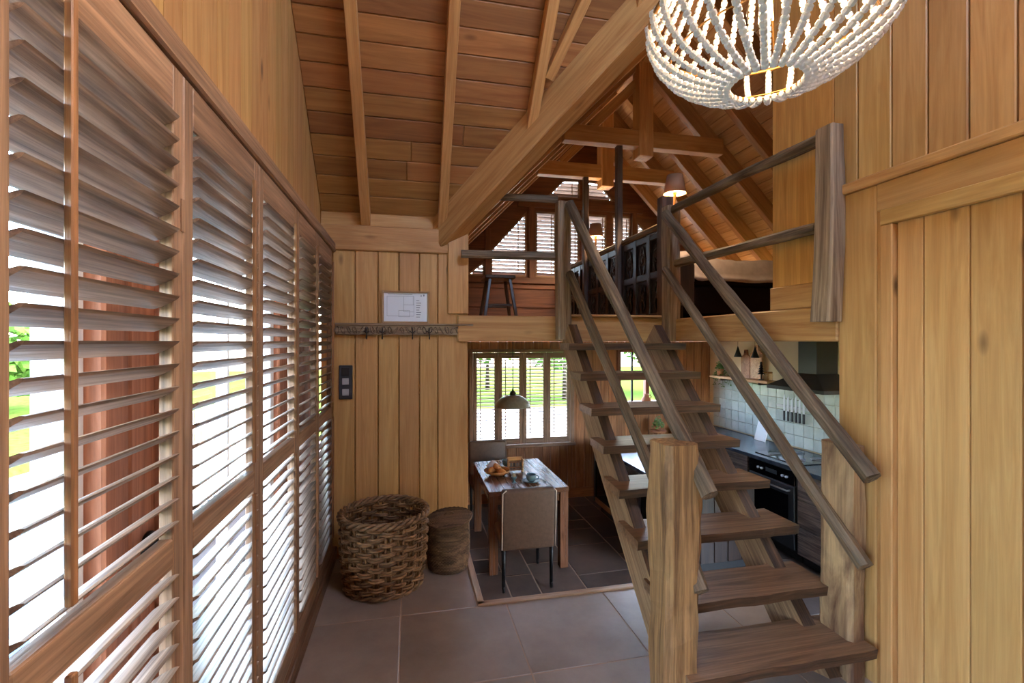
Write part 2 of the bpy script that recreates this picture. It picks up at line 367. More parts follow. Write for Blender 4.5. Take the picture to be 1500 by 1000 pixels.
S(ab('trim_2', (.378, 2.0), (2.648, 2.69), (-.62, .008), EDGE, c=.004), 'pale wooden edge strip along the step down to the kitchen')
S(ab('trim_3', (1.99, 2.03), (1.9, 2.69), (-.62, .008), EDGE, c=.004), 'pale wooden edge strip under the right stair stringer')

# ---- kitchen floor: dark slate in a mixed pattern
m = MB().box((.42, 4.4), (1.8, YF + .1), (ZK - .1, ZK - .003))
kfloor = S(m.build('floor', GROUT2), 'lower kitchen floor of dark slate tiles in a mixed pattern')
rs = random.Random(5); x = .43; col = 0
while x < 4.25:
    wd = (.4, .26, .4, .55, .3)[col % 5]; y = 1.9 - rs.uniform(0, .3)
    while y < YF - .02:
        ln = rs.choice((.4, .6, .6, .26, .5)); y1 = min(y + ln, YF)
        if y1 - max(y, 1.9) > .05: ab('tile', (x + .004, min(x + wd, 4.28) - .004), (max(y, 1.9) + .004, y1 - .004), (ZK - .015, ZK + rs.uniform(-.002, .001)), SLATE, kfloor, c=.004)
        y = y1
    x += wd; col += 1

# ---- basket wall (end of the hall)
wb = S(MB().box((XL, .418), (YB + .02, YB + .1), (ZK, 2.45)).build('wall_back', OAK), 'honey oak plank wall behind the baskets with a coat rack')
bx = [XL, -.52, -.373, -.218, -.075, .069, .2]
for i in range(len(bx) - 1): ab('plank', (bx[i] + .003, bx[i + 1] - .003), (YB - .002, YB + .022), (.07, 2.135), OAK, wb, c=.004)
ab('plank', (.202, .418), (YB - .002, YB + .022), (0, 2.14), OAK, wb, c=.004)
ab('plate_beam', (XL, .33), (YB - .02, YB + .05), (2.135, 2.31), OAKB, wb, c=.006)
ab('corner_post', (.27, .42), (YB - .03, YB + .05), (1.70, 2.36), OAKB, wb, c=.006)
S(ab('baseboard_back', (XL, .2), (YB - .016, YB), (0, .075), OAKB, c=.003), 'low oak skirting at the foot of the basket wall')

# ---- left wall: planks above the shutters, timber posts and glazing behind them
ztop = 5.0
wl = S(MB().prism([(-1.5, 2.12), (YB + .1, 2.12), (YB + .1, hall_z(YB + .1) + .05), (1.05, hall_z(1.05) + .05), (-1.5, 2.3)], 'x', XL - .16, XL - .02).build('wall_left', EXTW), 'left wall of upright honey planks above the shutters')
y = YB; k = 0
while y > .1:
    y0 = y - (.118 if k % 3 else .1)
    zt = hall_z(max(y0, 1.05)) + .01
    pl = MB().prism([(y0 + .0015, 2.17), (y - .0015, 2.17), (y - .0015, hall_z(max(y, 1.05)) + .02), (y0 + .0015, hall_z(max(y0, 1.05)) + .02)], 'x', XL - .02, XL)
    M = Matrix.Rotation(-PI / 2, 4, 'Y'); o = Vector((XL, (y + y0) / 2, 2.6))
    pl.v = [M.inverted() @ (v - o) for v in pl.v]
    link('plank', pl.mesh('plank'), Matrix.Translation(o) @ M, wl, OAK)
    y = y0; k += 1
for y0, y1 in ((2.56, YB + .1),):
    n = max(1, round((y1 - y0) / .14)); d = (y1 - y0) / n
    for i in range(n): ab('cladding_plank', (XL - .14, XL - .04), (y0 + d * i + .002, y0 + d * (i + 1) - .002), (-.1, 2.12), EXTW, wl, c=.006)
ab('post', (XL - .15, XL - .03), (1.155, 1.205), (-.1, 2.12), EXTW, wl, c=.006)
ab('post', (XL - .15, XL - .03), (1.45, 1.475), (-.1, 2.12), EXTW, wl, c=.006)
ab('post', (XL - .15, XL - .03), (.20, .28), (-.1, 2.12), EXTW, wl, c=.006)
ab('sill', (XL - .2, XL - .02), (-1.5, 1.155), (-.1, .02), DECK, wl); ab('sill', (XL - .2, XL - .02), (1.475, 2.56), (-.1, .02), DECK, wl)
# plank door with a knob between the two glazed openings
d2 = S(MB().box((XL - .115, XL - .1), (1.205, 1.45), (.02, 2.12)).build('door_2', EXTW), 'red cedar plank door leaf seen through the slats')
for i in range(2): ab('plank', (XL - .10, XL - .07), (1.207 + .122 * i, 1.326 + .122 * i), (.02, 2.12), EXTW, d2, c=.006)
kn = MB(); kn.lathe([(.0, 0), (.034, 0), (.034, .008), (.012, .012), (.011, .04), (.026, .05), (.03, .066), (.02, .078), (0, .08)], 20)
kn.v = [Matrix.Rotation(PI / 2, 4, 'Y') @ v for v in kn.v]
link('door_knob', kn.mesh('door_knob', True), Matrix.Translation((XL - .07, 1.405, .97)), d2, BLACK)
def glazing(name, y0, y1, z0, z1, label, bars=()):
    W_ = S(thing(name, (XL - .1, (y0 + y1) / 2, z0), label, None), label)
    X = (XL - .125, XL - .065)
    ab('frame', X, (y0, y0 + .06), (z0, z1), WHITE, W_, c=.005); ab('frame', X, (y1 - .06, y1), (z0, z1), WHITE, W_, c=.005)
    ab('frame', X, (y0 + .06, y1 - .06), (z0, z0 + .09), WHITE, W_, c=.005); ab('frame', X, (y0 + .06, y1 - .06), (z1 - .07, z1), WHITE, W_, c=.005)
    for b in bars: ab('mullion', (XL - .12, XL - .08), (b - .012, b + .012), (z0 + .09, z1 - .07), WHITE, W_, c=.003)
    ab('pane', (XL - .098, XL - .094), (y0 + .06, y1 - .06), (z0 + .09, z1 - .07), GLASS, W_, c=0)
glazing('window_1', .28, 1.155, .02, 2.12, 'tall white framed glass door behind the first shutters')
glazing('window_2', 1.475, 2.56, .02, 2.12, 'tall white framed window behind the middle shutters', (2.0,))
glazing('added_side_window', -.7, .2, .02, 2.12, 'added white framed window out of view, letting in side light')  # unseen opening, added for daylight from the left
for i in range(5): ab('cladding_plank', (XL - .14, XL - .04), (-1.5 + .16 * i + .002, -1.5 + .16 * (i + 1) - .002), (-.1, 2.12), EXTW, wl, c=.006)
SHD = wood('dark_shutter_frame', srgb(134, 96, 72), srgb(100, 70, 52), .45, .35, 0, .1, .3)
S(ab('trim_4', (XL, -.499), (-1.5, YB), (2.118, 2.18), SHUT, c=.006), 'wooden head frame running above the tall shutters')
S(ab('baseboard_left', (XL, -.49), (-1.5, YB), (0, .085), SHD, c=.006), 'dark wooden sill along the floor under the shutters')

# ---- hall roof: slab, boards, rafters, valley beam
def slab(m, pts, zf, t=.12):
    n = len(pts); v = [(x, y, zf(x, y) + .018) for x, y in pts] + [(x, y, zf(x, y) + .018 + t) for x, y in pts]
    m.add(v, [tuple(range(n)), tuple(range(2 * n - 1, n - 1, -1))] + [(i, (i + 1) % n, n + (i + 1) % n, n + i) for i in range(n)])
m = MB()
slab(m, [(XL - .2, 3.62), (.10, 3.62), (2.15, 1.57), (2.15, 1.05), (XL - .2, 1.05)], lambda x, y: hall_z(y))
back_z = lambda x, y: hall_z(1.05) - (1.05 - y)
for a, b, c_, d_ in ((XL - .2, .95, -1.6, 1.05), (1.75, 2.15, -1.6, 1.05), (.95, 1.75, -1.6, -.2), (.95, 1.75, .6, 1.05)):
    slab(m, [(a, d_), (b, d_), (b, c_), (a, c_)], back_z)
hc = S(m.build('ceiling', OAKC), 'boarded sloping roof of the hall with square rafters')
n45 = Vector((0, 1, 1)).normalized()
y = 3.47; P_ = .094
while y > 1.08:
    ym = y - P_ / 2; x1 = min(1.99, 3.72 - y + .06)
    cuts = [XL, x1] if x1 - XL < .9 or random.random() < .35 else [XL, random.uniform(-.2, x1 - .25), x1]
    for a, b in zip(cuts[:-1], cuts[1:]):
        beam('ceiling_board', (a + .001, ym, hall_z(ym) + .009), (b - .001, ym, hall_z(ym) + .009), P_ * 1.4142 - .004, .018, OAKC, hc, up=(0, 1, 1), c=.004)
    y -= P_
def hall_rafter(x, y0, y1, w=.062, h=.085):
    off = n45 * (h / 2)
    a = Vector((x, y0, hall_z(y0))) - off; b = Vector((x, y1, hall_z(y1))) - off
    beam('rafter', a, b, w, h, OAKB, hc, up=(0, 1, 1), c=.004)
for x in (-.30, .232, .76, 1.26, 1.76): hall_rafter(x, min(3.5, 3.74 - x), 1.05)
# short strut meeting the third rafter
beam('strut', (.815, 2.72, 3.085), (1.10, 2.02, 3.76), .055, .085, OAKB, hc, up=(.1, 1, 1), c=.004)
# valley beam between hall roof and main roof
va = Vector((.22, 3.52, 2.27)); vb = Vector((2.1, 1.64, 4.15))
beam('valley_beam', va, vb, .15, .22, OAKB, hc, up=(0, 0, 1), c=.008)

w4 = S(thing('added_roof_window', (1.35, .2, 4.0), 'x', None), 'added roof window out of view, lighting the hall from above')  # unseen skylight, added for cool light on floor and treads
for y_ in (-.2, .6): beam('frame', (.92, y_, back_z(0, y_) + .06), (1.78, y_, back_z(0, y_) + .06), .06, .14, WHITE, w4, up=(0, -1, 1))
for x_ in (.95, 1.75): beam('frame', (x_, -.23, back_z(0, -.23) + .06), (x_, .63, back_z(0, .63) + .06), .06, .14, WHITE, w4, up=(0, -1, 1))
beam('pane', (1.35, -.17, back_z(0, -.17) + .08), (1.35, .57, back_z(0, .57) + .08), .74, .004, GLASS, w4, up=(0, -1, 1), c=0)

# ---- main roof over the loft
m = MB()
slab(m, [(.20, 3.62), (2.0, 1.72), (RIDGE, 1.5), (RIDGE, YF + .2), (.20, YF + .2)], lambda x, y: left_z(x))
slab(m, [(RIDGE, 1.5), (4.5, 1.5), (4.5, YF + .2), (RIDGE, YF + .2)], lambda x, y: right_z(x))
mc = S(m.build('ceiling', OAKC), 'high boarded gable roof above the loft with deep rafters and collar beams')
k = 0; x = .26
while x < RIDGE - .01:
    xm = x + P_ / 2
    beam('ceiling_board', (xm, 3.72 - x - .02, left_z(xm) + .009), (xm, YF, left_z(xm) + .009), P_ * 1.4142 - .004, .018, OAKL, mc, up=(-1, 0, 1), c=.004); x += P_
x = RIDGE
while x < 4.36:
    xm = x + P_ / 2; ymid = random.uniform(2.6, 5.5)
    for a, b in ((1.6, ymid), (ymid, YF)):
        beam('ceiling_board', (xm, a + .001, right_z(xm) + .009), (xm, b - .001, right_z(xm) + .009), P_ * 1.4142 - .004, .018, OAKL, mc, up=(1, 0, 1), c=.004)
    x += P_
nl = Vector((-1, 0, 1)).normalized(); nr = Vector((1, 0, 1)).normalized(); RH = .15
for yy in (2.83, 3.33, 3.83, 4.33, 4.83, 5.33, 5.83):
    xa = max(.30, 3.78 - yy)
    beam('rafter', Vector((xa, yy, left_z(xa))) - nl * RH / 2, Vector((RIDGE, yy, left_z(RIDGE))) - nl * RH / 2, .07, RH, RAFT, mc, up=(-1, 0, 1), c=.004)
    if yy > 2.4: beam('rafter', Vector((RIDGE, yy, right_z(RIDGE))) - nr * RH / 2, Vector((4.33, yy, right_z(4.33))) - nr * RH / 2, .07, RH, RAFT, mc, up=(1, 0, 1), c=.004)
for yy in (4.33, 5.25):
    ab('collar_beam', (1.42, 3.12), (yy - .11, yy - .01), (3.40, 3.56), OAKB, mc, c=.006)
    ab('king_post', (RIDGE - .075, RIDGE + .075), (yy - .12, yy + .03), (3.31, 4.25), OAKB, mc, c=.006)
    beam('brace', (RIDGE, yy + .0, 4.12), (1.72, yy + .0, 3.58), .07, .09, OAKB, mc, c=.004)
ab('ridge_beam', (RIDGE - .05, RIDGE + .05), (1.6, YF), (4.22, 4.40), OAKB, mc, c=.005)

# ---- loft floor and its edge beams (kitchen ceiling underneath)
m = MB().box((.42, 4.4), (YB + .0, YF), (1.52, ZL)).box((2.06, 4.4), (1.86, YB), (1.52, ZL))
lf = S(m.build('floor', OAKB), 'loft floor slab over the kitchen')
y = 1.9
while y < YF - .02:
    y1 = min(y + .16, YF); ab('ceiling_board', (.45 if y > YB else 2.08, 4.28), (y + .002, y1 - .002), (1.502, 1.52), OAKB, lf, c=.004, grain='x'); y = y1
S(ab('trim_5', (.34, 2.06), (YB - .045, YB + .06), (1.50, 1.69), OAKB, c=.007), 'oak edge beam of the loft across the top of the stairs')
S(ab('trim_6', (1.985, 2.08), (1.86, YB - .045), (1.50, 1.672), OAKB, c=.007), 'oak edge beam of the loft running to the door wall')
ab('threshold', (1.16, 1.94), (YB - .1, YB + .02), (1.69, 1.705), OAKB, lf, c=.004)

# ---- door wall
wr = S(MB().box((XR + .03, XR + .12), (-1.5, 1.86), (-.62, 2.2)).prism([(-1.5, 2.2), (2.29, 2.2), (2.29, 3.75 + .3), (1.72, 4.22), (1.05, 4.8), (-1.5, 2.3)], 'x', XR + .03, XR + .12)
       .box((XR + .03, XR + .12), (1.86, 2.29), (ZL, 2.2)).build('wall_right', OAK), 'honey oak plank wall holding the plank door')
yj = [1.895, 1.77, 1.615, 1.472, 1.332, 1.191]
while yj[-1] > -1.3: yj.append(yj[-1] - .145)
for i in range(len(yj) - 1):
    a, b = yj[i + 1], yj[i]
    zt = min(hall_z(max(b, 1.05)), hall_z(1.05) - max(0, 1.05 - a)) + .01
    ab('plank', (XR + .002, XR + .03), (a + .003, b - .003), (2.2, zt), OAK, wr, c=.004)
PANEL = wood('plain_oak_panel', srgb(212, 156, 84), srgb(186, 128, 62), .5, .12, .25, .1, .1)
ab('end_panel', (XR + .005, XR + .03), (1.897, 2.29), (1.80, 4.05), PANEL, wr, c=.003)
ab('skirting', (XR - .004, XR + .03), (1.86, 2.30), (ZL - .005, 1.80), OAKB, wr, c=.004)
ab('ledge_rail', (XR - .028, XR + .03), (-1.4, 1.862), (2.185, 2.232), OAKB, wr, c=.006)
ab('header_board', (XR - .008, XR + .03), (-1.4, 1.672), (2.066, 2.185), OAK, wr, c=.004)
ab('corner_board', (XR - .004, XR + .12), (1.678, 1.862), (-.62, 2.186), OAK, wr, c=.005)
ab('jamb', (XR + .004, XR + .05), (1.645, 1.684), (0, 2.09), OAKB, wr, c=.003)
d1 = S(thing('door_1', (XR + .03, 1.2, 0), 'plank door', None), 'honey oak plank door in a moulded frame')
ab('casing', (XR - .014, XR + .03), (1.600, 1.652), (0, 1.999), OAK, d1, c=.004)
ab('casing', (XR - .015, XR + .03), (.62, 1.653), (2.0, 2.068), OAK, d1, c=.004)
ab('casing', (XR - .014, XR + .03), (.62, .672), (0, 1.999), OAK, d1, c=.006)
ab('backing', (XR + .02, XR + .03), (.67, 1.6), (0, 2.01), OAKB, d1)
pj = [1.597, 1.492, 1.332, 1.18, 1.03, .875, .675]
for i in range(len(pj) - 1): ab('plank', (XR + .008, XR + .024), (pj[i + 1] + .0025, pj[i] - .0025), (.01, 2.003), OAK, d1, c=.003)
wr2 = ab('plank', (XR + .002, XR + .03), (-1.4, .615), (0, 2.06), OAK, wr)

# ---- kitchen walls
def openings_wall(name, mat, x0, x1, z0, zt, y, holes, pitch, label):
    """upright planks between x0 and x1, cut around rectangular holes"""
    W_ = S(thing(name, ((x0 + x1) / 2, y, z0), label, None), label)
    cuts = set([x0, x1]); x = x0
    while x < x1: cuts.add(x); x += pitch
    for h in holes: cuts.add(h[0]); cuts.add(h[1])
    cuts = sorted(cuts); cuts = [c for i, c in enumerate(cuts) if i == 0 or c - cuts[i - 1] > .02 or any(abs(c - h[j]) < 1e-6 for h in holes for j in (0, 1)) or c == x1]
    for a, b in zip(cuts[:-1], cuts[1:]):
        if b - a < .004: continue
        xm = (a + b) / 2; segs = [(z0, zt)]
        for h in holes:
            if h[0] < xm < h[1]:
                ns = []
                for s0, s1 in segs:
                    if s0 < h[2]: ns.append((s0, min(s1, h[2])))
                    if s1 > h[3]: ns.append((max(s0, h[3]), s1))
                segs = ns
        for s0, s1 in segs:
            if s1 - s0 > .01: ab('plank', (a + .0015, b - .0015), (y, y + .05), (s0, s1), mat, W_, c=.005, grain='z')
    return W_
KW = (.772, 2.165, .124, 1.385); KW2 = (2.82, 3.74, .60, 1.40)
wf = openings_wall('wall_far', REDW, .42, 4.30, ZK + .0, 1.502, YF, (KW, KW2), .12, 'reddish plank wall of the kitchen around its windows')
S(ab('baseboard_far', (.42, 4.28), (YF - .018, YF), (ZK, ZK + .13), REDW, c=.004), 'reddish skirting board under the shuttered kitchen window')
S(MB().box((.34, .42), (YB + .1, YF + .05), (ZK, 2.6)).build('wall_side', REDW), 'plank side wall of kitchen and loft behind the basket wall')
wk = S(MB().box((4.28, 4.4), (1.8, YF + .05), (ZK, 1.52)).build('wall_kitchen', CREAM), 'cream kitchen wall with pale glazed tiles above the worktop')
S(MB().box((2.06, 3.1), (1.76, 1.86), (ZK, 1.52)).box((4.1, 4.4), (1.76, 1.86), (ZK, 1.52)).box((2.14, 4.1), (1.76, 1.86), (ZK, ZK + .06)).box((2.14, 4.1), (1.76, 1.86), (1.45, 1.52)).box((2.06, 4.4), (1.76, 1.86), (1.52, 4.6)).build('wall_near', CREAM), 'cream wall closing the kitchen around an added glazed door')
w8 = S(thing('added_glazed_door', (3.6, 1.8, ZK), 'x', None), 'added glazed door behind the door wall, bringing daylight into the kitchen')  # unseen opening, added to bring daylight to kitchen and hall floor
for a in (3.09, 4.05): ab('frame', (a, a + .05), (1.78, 1.84), (ZK + .06, 1.45), WHITE, w8)
for a in (ZK + .06, 1.40): ab('frame', (3.14, 4.05), (1.78, 1.84), (a, a + .05), WHITE, w8)
ab('pane', (3.14, 4.05), (1.808, 1.812), (ZK + .11, 1.40), GLASS, w8, c=0)
S(MB().box((4.33, 4.42), (1.8, 3.9), (1.52, 2.55)).box((4.33, 4.42), (5.9, YF + .05), (1.52, 2.55)).box((4.33, 4.42), (3.9, 5.9), (1.52, 1.86)).box((4.33, 4.42), (3.9, 5.9), (2.3, 2.55)).build('wall_eave', OAKB), 'low eave wall of the loft behind the bed')
w9 = S(thing('added_eave_window', (4.37, 4.9, 1.86), 'x', None), 'added long low eave window, hidden beyond the bed, lighting the loft')  # out of view, added to brighten the loft roof
for a in (3.9, 4.87, 5.85): ab('frame', (4.35, 4.40), (a, a + .05), (1.86, 2.3), WHITE, w9)
ab('pane', (4.373, 4.377), (3.95, 4.87), (1.86, 2.3), GLASS, w9, c=0); ab('pane', (4.373, 4.377), (4.92, 5.85), (1.86, 2.3), GLASS, w9, c=0)
# glazed tiles, each laid a little uneven
zt_ = ZK + .92 + .01; P2 = .132
for r in range(5):
    y = 2.3
    while y < 5.95:
        z0 = zt_ + r * P2
        ab('wall_tile', (4.262 - random.uniform(0, .004), 4.282), (y + .002, y + P2 - .002), (z0 + .002, z0 + P2 - .002), ZELL, wk, c=.004)
        y += P2
# ---- behind the camera: hall end wall with a wide window
wn = S(MB().box((XL - .16, XR + .1), (-1.6, -1.5), (0, 2.4)).build('wall_front', OAK), 'oak wall at the other end of the hall')

# ---- gable wall of the loft, cut around its shuttered windows (holes: x0, x1, bottom, top at x0, top at x1)
GH = [(.72, .96, 2.36, 2.37, 2.56), (1.04, 1.39, 2.36, 2.70, 3.09), (1.39, 1.53, 2.36, 3.09, 3.24), (1.65, 1.94, 2.36, 3.25, 3.25), (2.0, 2.27, 2.36, 3.25, 3.25), (2.39, 2.67, 2.36, 3.25, 3.25), (2.75, 3.03, 2.36, 3.25, 3.25),
      (3.12, 3.26, 2.36, 3.20, 3.07), (3.26, 3.62, 2.36, 3.07, 2.70), (1.80, 2.04, 3.44, 3.45, 3.70), (2.04, 2.28, 3.44, 3.70, 3.71), (2.39, 2.56, 3.44, 3.71, 3.70), (2.56, 2.79, 3.44, 3.70, 3.45)]
m = MB(); cuts = sorted(set([.42, 4.35, RIDGE] + [h[0] for h in GH] + [h[1] for h in GH]))
rz = lambda x: min(left_z(x), right_z(x)) + .02
for a, b in zip(cuts[:-1], cuts[1:]):
    xm = (a + b) / 2; lo = [(ZL, ZL)]
    hs_ = sorted([h for h in GH if h[0] <= xm <= h[1]], key=lambda h: h[2])
    cur = (ZL, ZL)
    for h in hs_:
        f = lambda x: h[3] + (h[4] - h[3]) * (x - h[0]) / (h[1] - h[0])
        m.prism([(a, cur[0]), (b, cur[1]), (b, h[2]), (a, h[2])], 'y', YF, YF + .08); cur = (f(a), f(b))
    m.prism([(a, cur[0]), (b, cur[1]), (b, rz(b)), (a, rz(a))], 'y', YF, YF + .08)
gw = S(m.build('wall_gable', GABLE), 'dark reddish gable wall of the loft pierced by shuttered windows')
for zz in (1.95, 2.2): ab('rail', (.45, 3.9), (YF - .03, YF), (zz, zz + .05), GABLE, gw)
ab('rail', (.7, 3.75), (YF - .05, YF), (2.27, 2.345), GABLE, gw); ab('rail', (1.4, 3.2), (YF - .04, YF), (3.29, 3.41), GABLE, gw)
for xx in (1.0, 1.59, 2.33, 3.07): ab('mullion_post', (xx - .035, xx + .035), (YF - .04, YF), (2.345, min(3.29, rz(xx) - .25)), GABLE, gw)

# ================================================================== TALL SHUTTERS ON THE LEFT
_lv = {}
def louver_mesh(L, wd=.064, th=.011, n=10, mat=None):
    key = (round(L, 3), wd, mat.name)
    if key not in _lv:
        v, f = [], []
        for s in (-L / 2, L / 2):
            for k in range(n): v.append((s, wd / 2 * math.cos(2 * PI * k / n), th / 2 * math.sin(2 * PI * k / n)))
        f = [(k, (k + 1) % n, n + (k + 1) % n, n + k) for k in range(n)] + [tuple(range(n - 1, -1, -1)), tuple(range(n, 2 * n))]
        me = mesh_from('louver', v, f); me.materials.append(mat); _lv[key] = me
    return _lv[key]
SLAB_LOUV = wood('limed_louver', srgb(176, 150, 128), srgb(124, 100, 84), .42, .5, .0, .12, .3)
XS = -.5225                                  # centre plane of the panels
ROD = wood('tilt_rod_wood', srgb(168, 118, 76), srgb(128, 86, 54), .45, .4, 0, .1, .3)
edges = [.165, .69, 1.22, 1.775, 2.335, 2.83, 3.355]
LAB = ['nearest the glass door jamb, mostly beyond the first stile', 'with the plank door and its black knob behind it', 'with the pond and railing behind its slats', 'with red cedar cladding behind its slats', 'second from the basket wall', 'meeting the basket wall beside the light switch']
for i in range(6):
    y0, y1 = edges[i] + .002, edges[i + 1] - .002
    sp = thing('window_shutter', (XS, y0, .09), 'tall limed wood louvred shutter ' + LAB[i], 'shutter', 'tall shutters along the left wall')
    sw = .047; X = (XS - .0145, XS + .0145)
    ab('stile', X, (y0, y0 + sw), (.09, 2.112), SHUT, sp, c=.003); ab('stile', X, (y1 - sw, y1), (.09, 2.112), SHUT, sp, c=.003)
    ab('rail', X, (y0 + sw, y1 - sw), (2.005, 2.112), SHUT, sp, c=.003)
    ab('rail', X, (y0 + sw, y1 - sw), (1.000, 1.067), SHUT, sp, c=.003)
    ab('rail', X, (y0 + sw, y1 - sw), (.09, .185), SHUT, sp, c=.003)
    L = y1 - y0 - 2 * sw - .004; lm = louver_mesh(L, mat=SLAB_LOUV)
    yr = y0 + sw + .075 if i in (1,) else y1 - sw - .075
    for z0, n in ((1.067, 19), (.185, 16)):
        z1 = 2.005 if z0 > 1 else 1.0; d = (z1 - z0) / n
        for k in range(n):
            z = z0 + d * (k + .5)
            a = math.radians(27 + random.uniform(-1.2, 1.2))
            # local X along world Y, inner (room side) edge raised
            M = Matrix.Translation((XS, (y0 + y1) / 2, z)) @ Matrix.Rotation(-a, 4, 'Y') @ Matrix.Rotation(PI / 2, 4, 'Z')
            link('louver', lm, M, sp)
        rx = XS + .032 * math.cos(math.radians(27)) + .008
        ab('tilt_rod', (rx - .006, rx + .006), (yr - .007, yr + .007), (z0 + .045, z1 + .012), ROD, sp, c=.002)
    if i < 2 or i == 3:
        for z in (.45, 1.75): ab('hinge', (XS + .0145, XS + .018), (y1 - .014, y1 + .0015), (z, z + .075), SHUT, sp, c=.001)

# ================================================================== STAIRCASE
st = thing('staircase', (1.5, 2.4, 0), 'steep open oak staircase with rough timber newels and log handrails up to the loft', 'staircase')
TR = [(1.63, 1.06, 1.955, .186), (1.81, 1.07, 1.92, .372), (2.045, 1.05, 1.955, .558), (2.215, 1.04, 1.925, .744), (2.39, 1.03, 1.875, .93), (2.53, 1.015, 1.85, 1.116), (2.72, 1.02, 1.845, 1.302), (2.90, 1.01, 1.85, 1.488)]
for i, (yf, xa, xb, z) in enumerate(TR):
    dp = .27 if i == 0 else .25
    # slab with wavy front edge
    n = 12; v = []; f = []; th = .044
    for lv in (0, -th):
        for k in range(n + 1):
            x = xa + (xb - xa) * k / n
            wob = .014 * noise.noise(Vector((x * 4, i * 5.7, 0))) + .006 * noise.noise(Vector((x * 13, i * 3.1, 4)))
            v.append((x, yf + wob + (.006 if lv else 0), z + lv))
        for k in range(n + 1):
            x = xa + (xb - xa) * k / n
            v.append((x + (.02 if k == 0 else 0), yf + dp + .008 * noise.noise(Vector((x * 5, i, 7))), z + lv + .002 * noise.noise(Vector((x * 9, i, 2)))))
    q = n + 1
    for k in range(n):
        f += [(k, k + 1, q + k + 1, q + k), (2 * q + k, 3 * q + k, 3 * q + k + 1, 2 * q + k + 1), (k, 2 * q + k, 2 * q + k + 1, k + 1), (q + k, q + k + 1, 3 * q + k + 1, 3 * q + k)]
    f += [(0, q, 3 * q, 2 * q), (n, 2 * q + n, 3 * q + n, q + n)]
    c = Vector(((xa + xb) / 2, yf + dp / 2, z)); v = [Vector(a) - c for a in v]
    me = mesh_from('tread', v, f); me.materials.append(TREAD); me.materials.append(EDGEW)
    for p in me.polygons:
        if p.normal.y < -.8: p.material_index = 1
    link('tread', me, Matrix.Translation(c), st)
STR = wood('pale_sawn_stringer', srgb(178, 142, 104), srgb(134, 100, 70), .6, .35, .5, .12, .5)
# stringers: planks seen from the side, following the rise (Y -> Z)
def stringer(x0, x1, seed):
    n = 14; v = []; f = []
    for k in range(n + 1):
        t = k / n; yb = 1.72 + (3.22 - 1.72) * t; zb = 0.02 + (1.60 - .02) * t
        w1 = .012 * noise.noise(Vector((t * 6, seed, 0))); w2 = .02 * noise.noise(Vector((t * 5, seed, 5)))
        for x in (x0, x1):
            v.append((x, yb - .022 + w1, zb + .022 + w1)); v.append((x, yb + .125 + w2, zb - .125 + w2))
    for k in range(n):
        a = k * 4; b = a + 4
        f += [(a, b, b + 1, a + 1), (a + 2, a + 3, b + 3, b + 2), (a, a + 2, b + 2, b), (a + 1, b + 1, b + 3, a + 3)]
    f += [(0, 1, 3, 2), (n * 4, n * 4 + 2, n * 4 + 3, n * 4 + 1)]
    v = [Vector((p[0], p[1], max(p[2], 0.0))) for p in v]
    M = frame_matrix((x0, 1.72, 0), (x0, 3.22, 1.6)); v = [M.inverted() @ p for p in v]
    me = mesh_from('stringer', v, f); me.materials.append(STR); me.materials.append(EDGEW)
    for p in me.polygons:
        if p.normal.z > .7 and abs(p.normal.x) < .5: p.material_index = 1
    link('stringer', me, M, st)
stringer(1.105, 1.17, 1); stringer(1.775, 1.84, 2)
# bottom newels
rustic('newel_post', (1.06, 1.745, 0), (1.06, 1.745, 1.09), .15, .155, RUST2, st, up=(0, 1, 0), seg=26, amp=.022, seed=3, round_=.16)
rustic('newel_post', (1.925, 1.78, 0), (1.925, 1.78, 1.04), .175, .085, BARK, st, up=(1, 0, 0), seg=20, amp=.012, seed=8, round_=.14)
# handrails: logs running from the loft newels to the bottom newels
rustic('handrail', (1.13, 3.24, 2.49), (1.125, 1.60, .91), .062, .066, RUST, st, seg=24, amp=.010, seed=12, round_=.3)
rustic('handrail', (1.13, 3.24, 1.99), (1.125, 1.66, .51), .055, .06, RUST, st, seg=24, amp=.009, seed=15, round_=.3)
rustic('handrail', (1.905, 3.27, 2.47), (1.865, 1.585, .935), .064, .07, RUST, st, seg=24, amp=.010, seed=18, round_=.3)
rustic('handrail', (1.905, 3.27, 2.05), (1.865, 1.615, .555), .06, .066, RUST, st, seg=24, amp=.009, seed=21, round_=.3)

# ================================================================== LOFT RAILING
lr = thing('loft_railing', (1.1, 3.3, 1.5), 'weathered timber posts and log rails guarding the loft edge', 'railing')
rustic('post', (1.105, 3.31, 1.515), (1.105, 3.31, 2.52), .10, .10, POSTW, lr, up=(0, 1, 0), seg=14, amp=.006, seed=31, round_=.12)
rustic('post', (1.975, 3.30, 1.50), (1.975, 3.30, 2.54), .11, .11, POSTW, lr, up=(0, 1, 0), seg=14, amp=.007, seed=33, round_=.12)
rustic('rail', (.40, 3.36, 2.545), (1.07, 3.35, 2.555), .05, .05, RUST, lr, seg=10, amp=.004, seed=35)
rustic('rail', (.36, 3.36, 2.125), (1.07, 3.35, 2.13), .055, .055, RUST, lr, seg=10, amp=.004, seed=37)
# curved post on the door wall, split along the grain
rustic('post', (1.945, 1.885, 1.595), (1.945, 1.865, 2.515), .115, .085, POSTW, lr, up=(1, 0, 0), seg=14, amp=.006, seed=41, round_=.10, taper=.86, bend=.012)
rustic('rail', (1.965, 3.26, 2.50), (1.945, 1.90, 2.475), .05, .055, RUST, lr, seg=16, amp=.007, seed=43, bend=.015)
rustic('rail', (1.965, 3.20, 2.085), (1.945, 1.93, 2.055), .05, .055, RUST, lr, seg=14, amp=.006, seed=45)

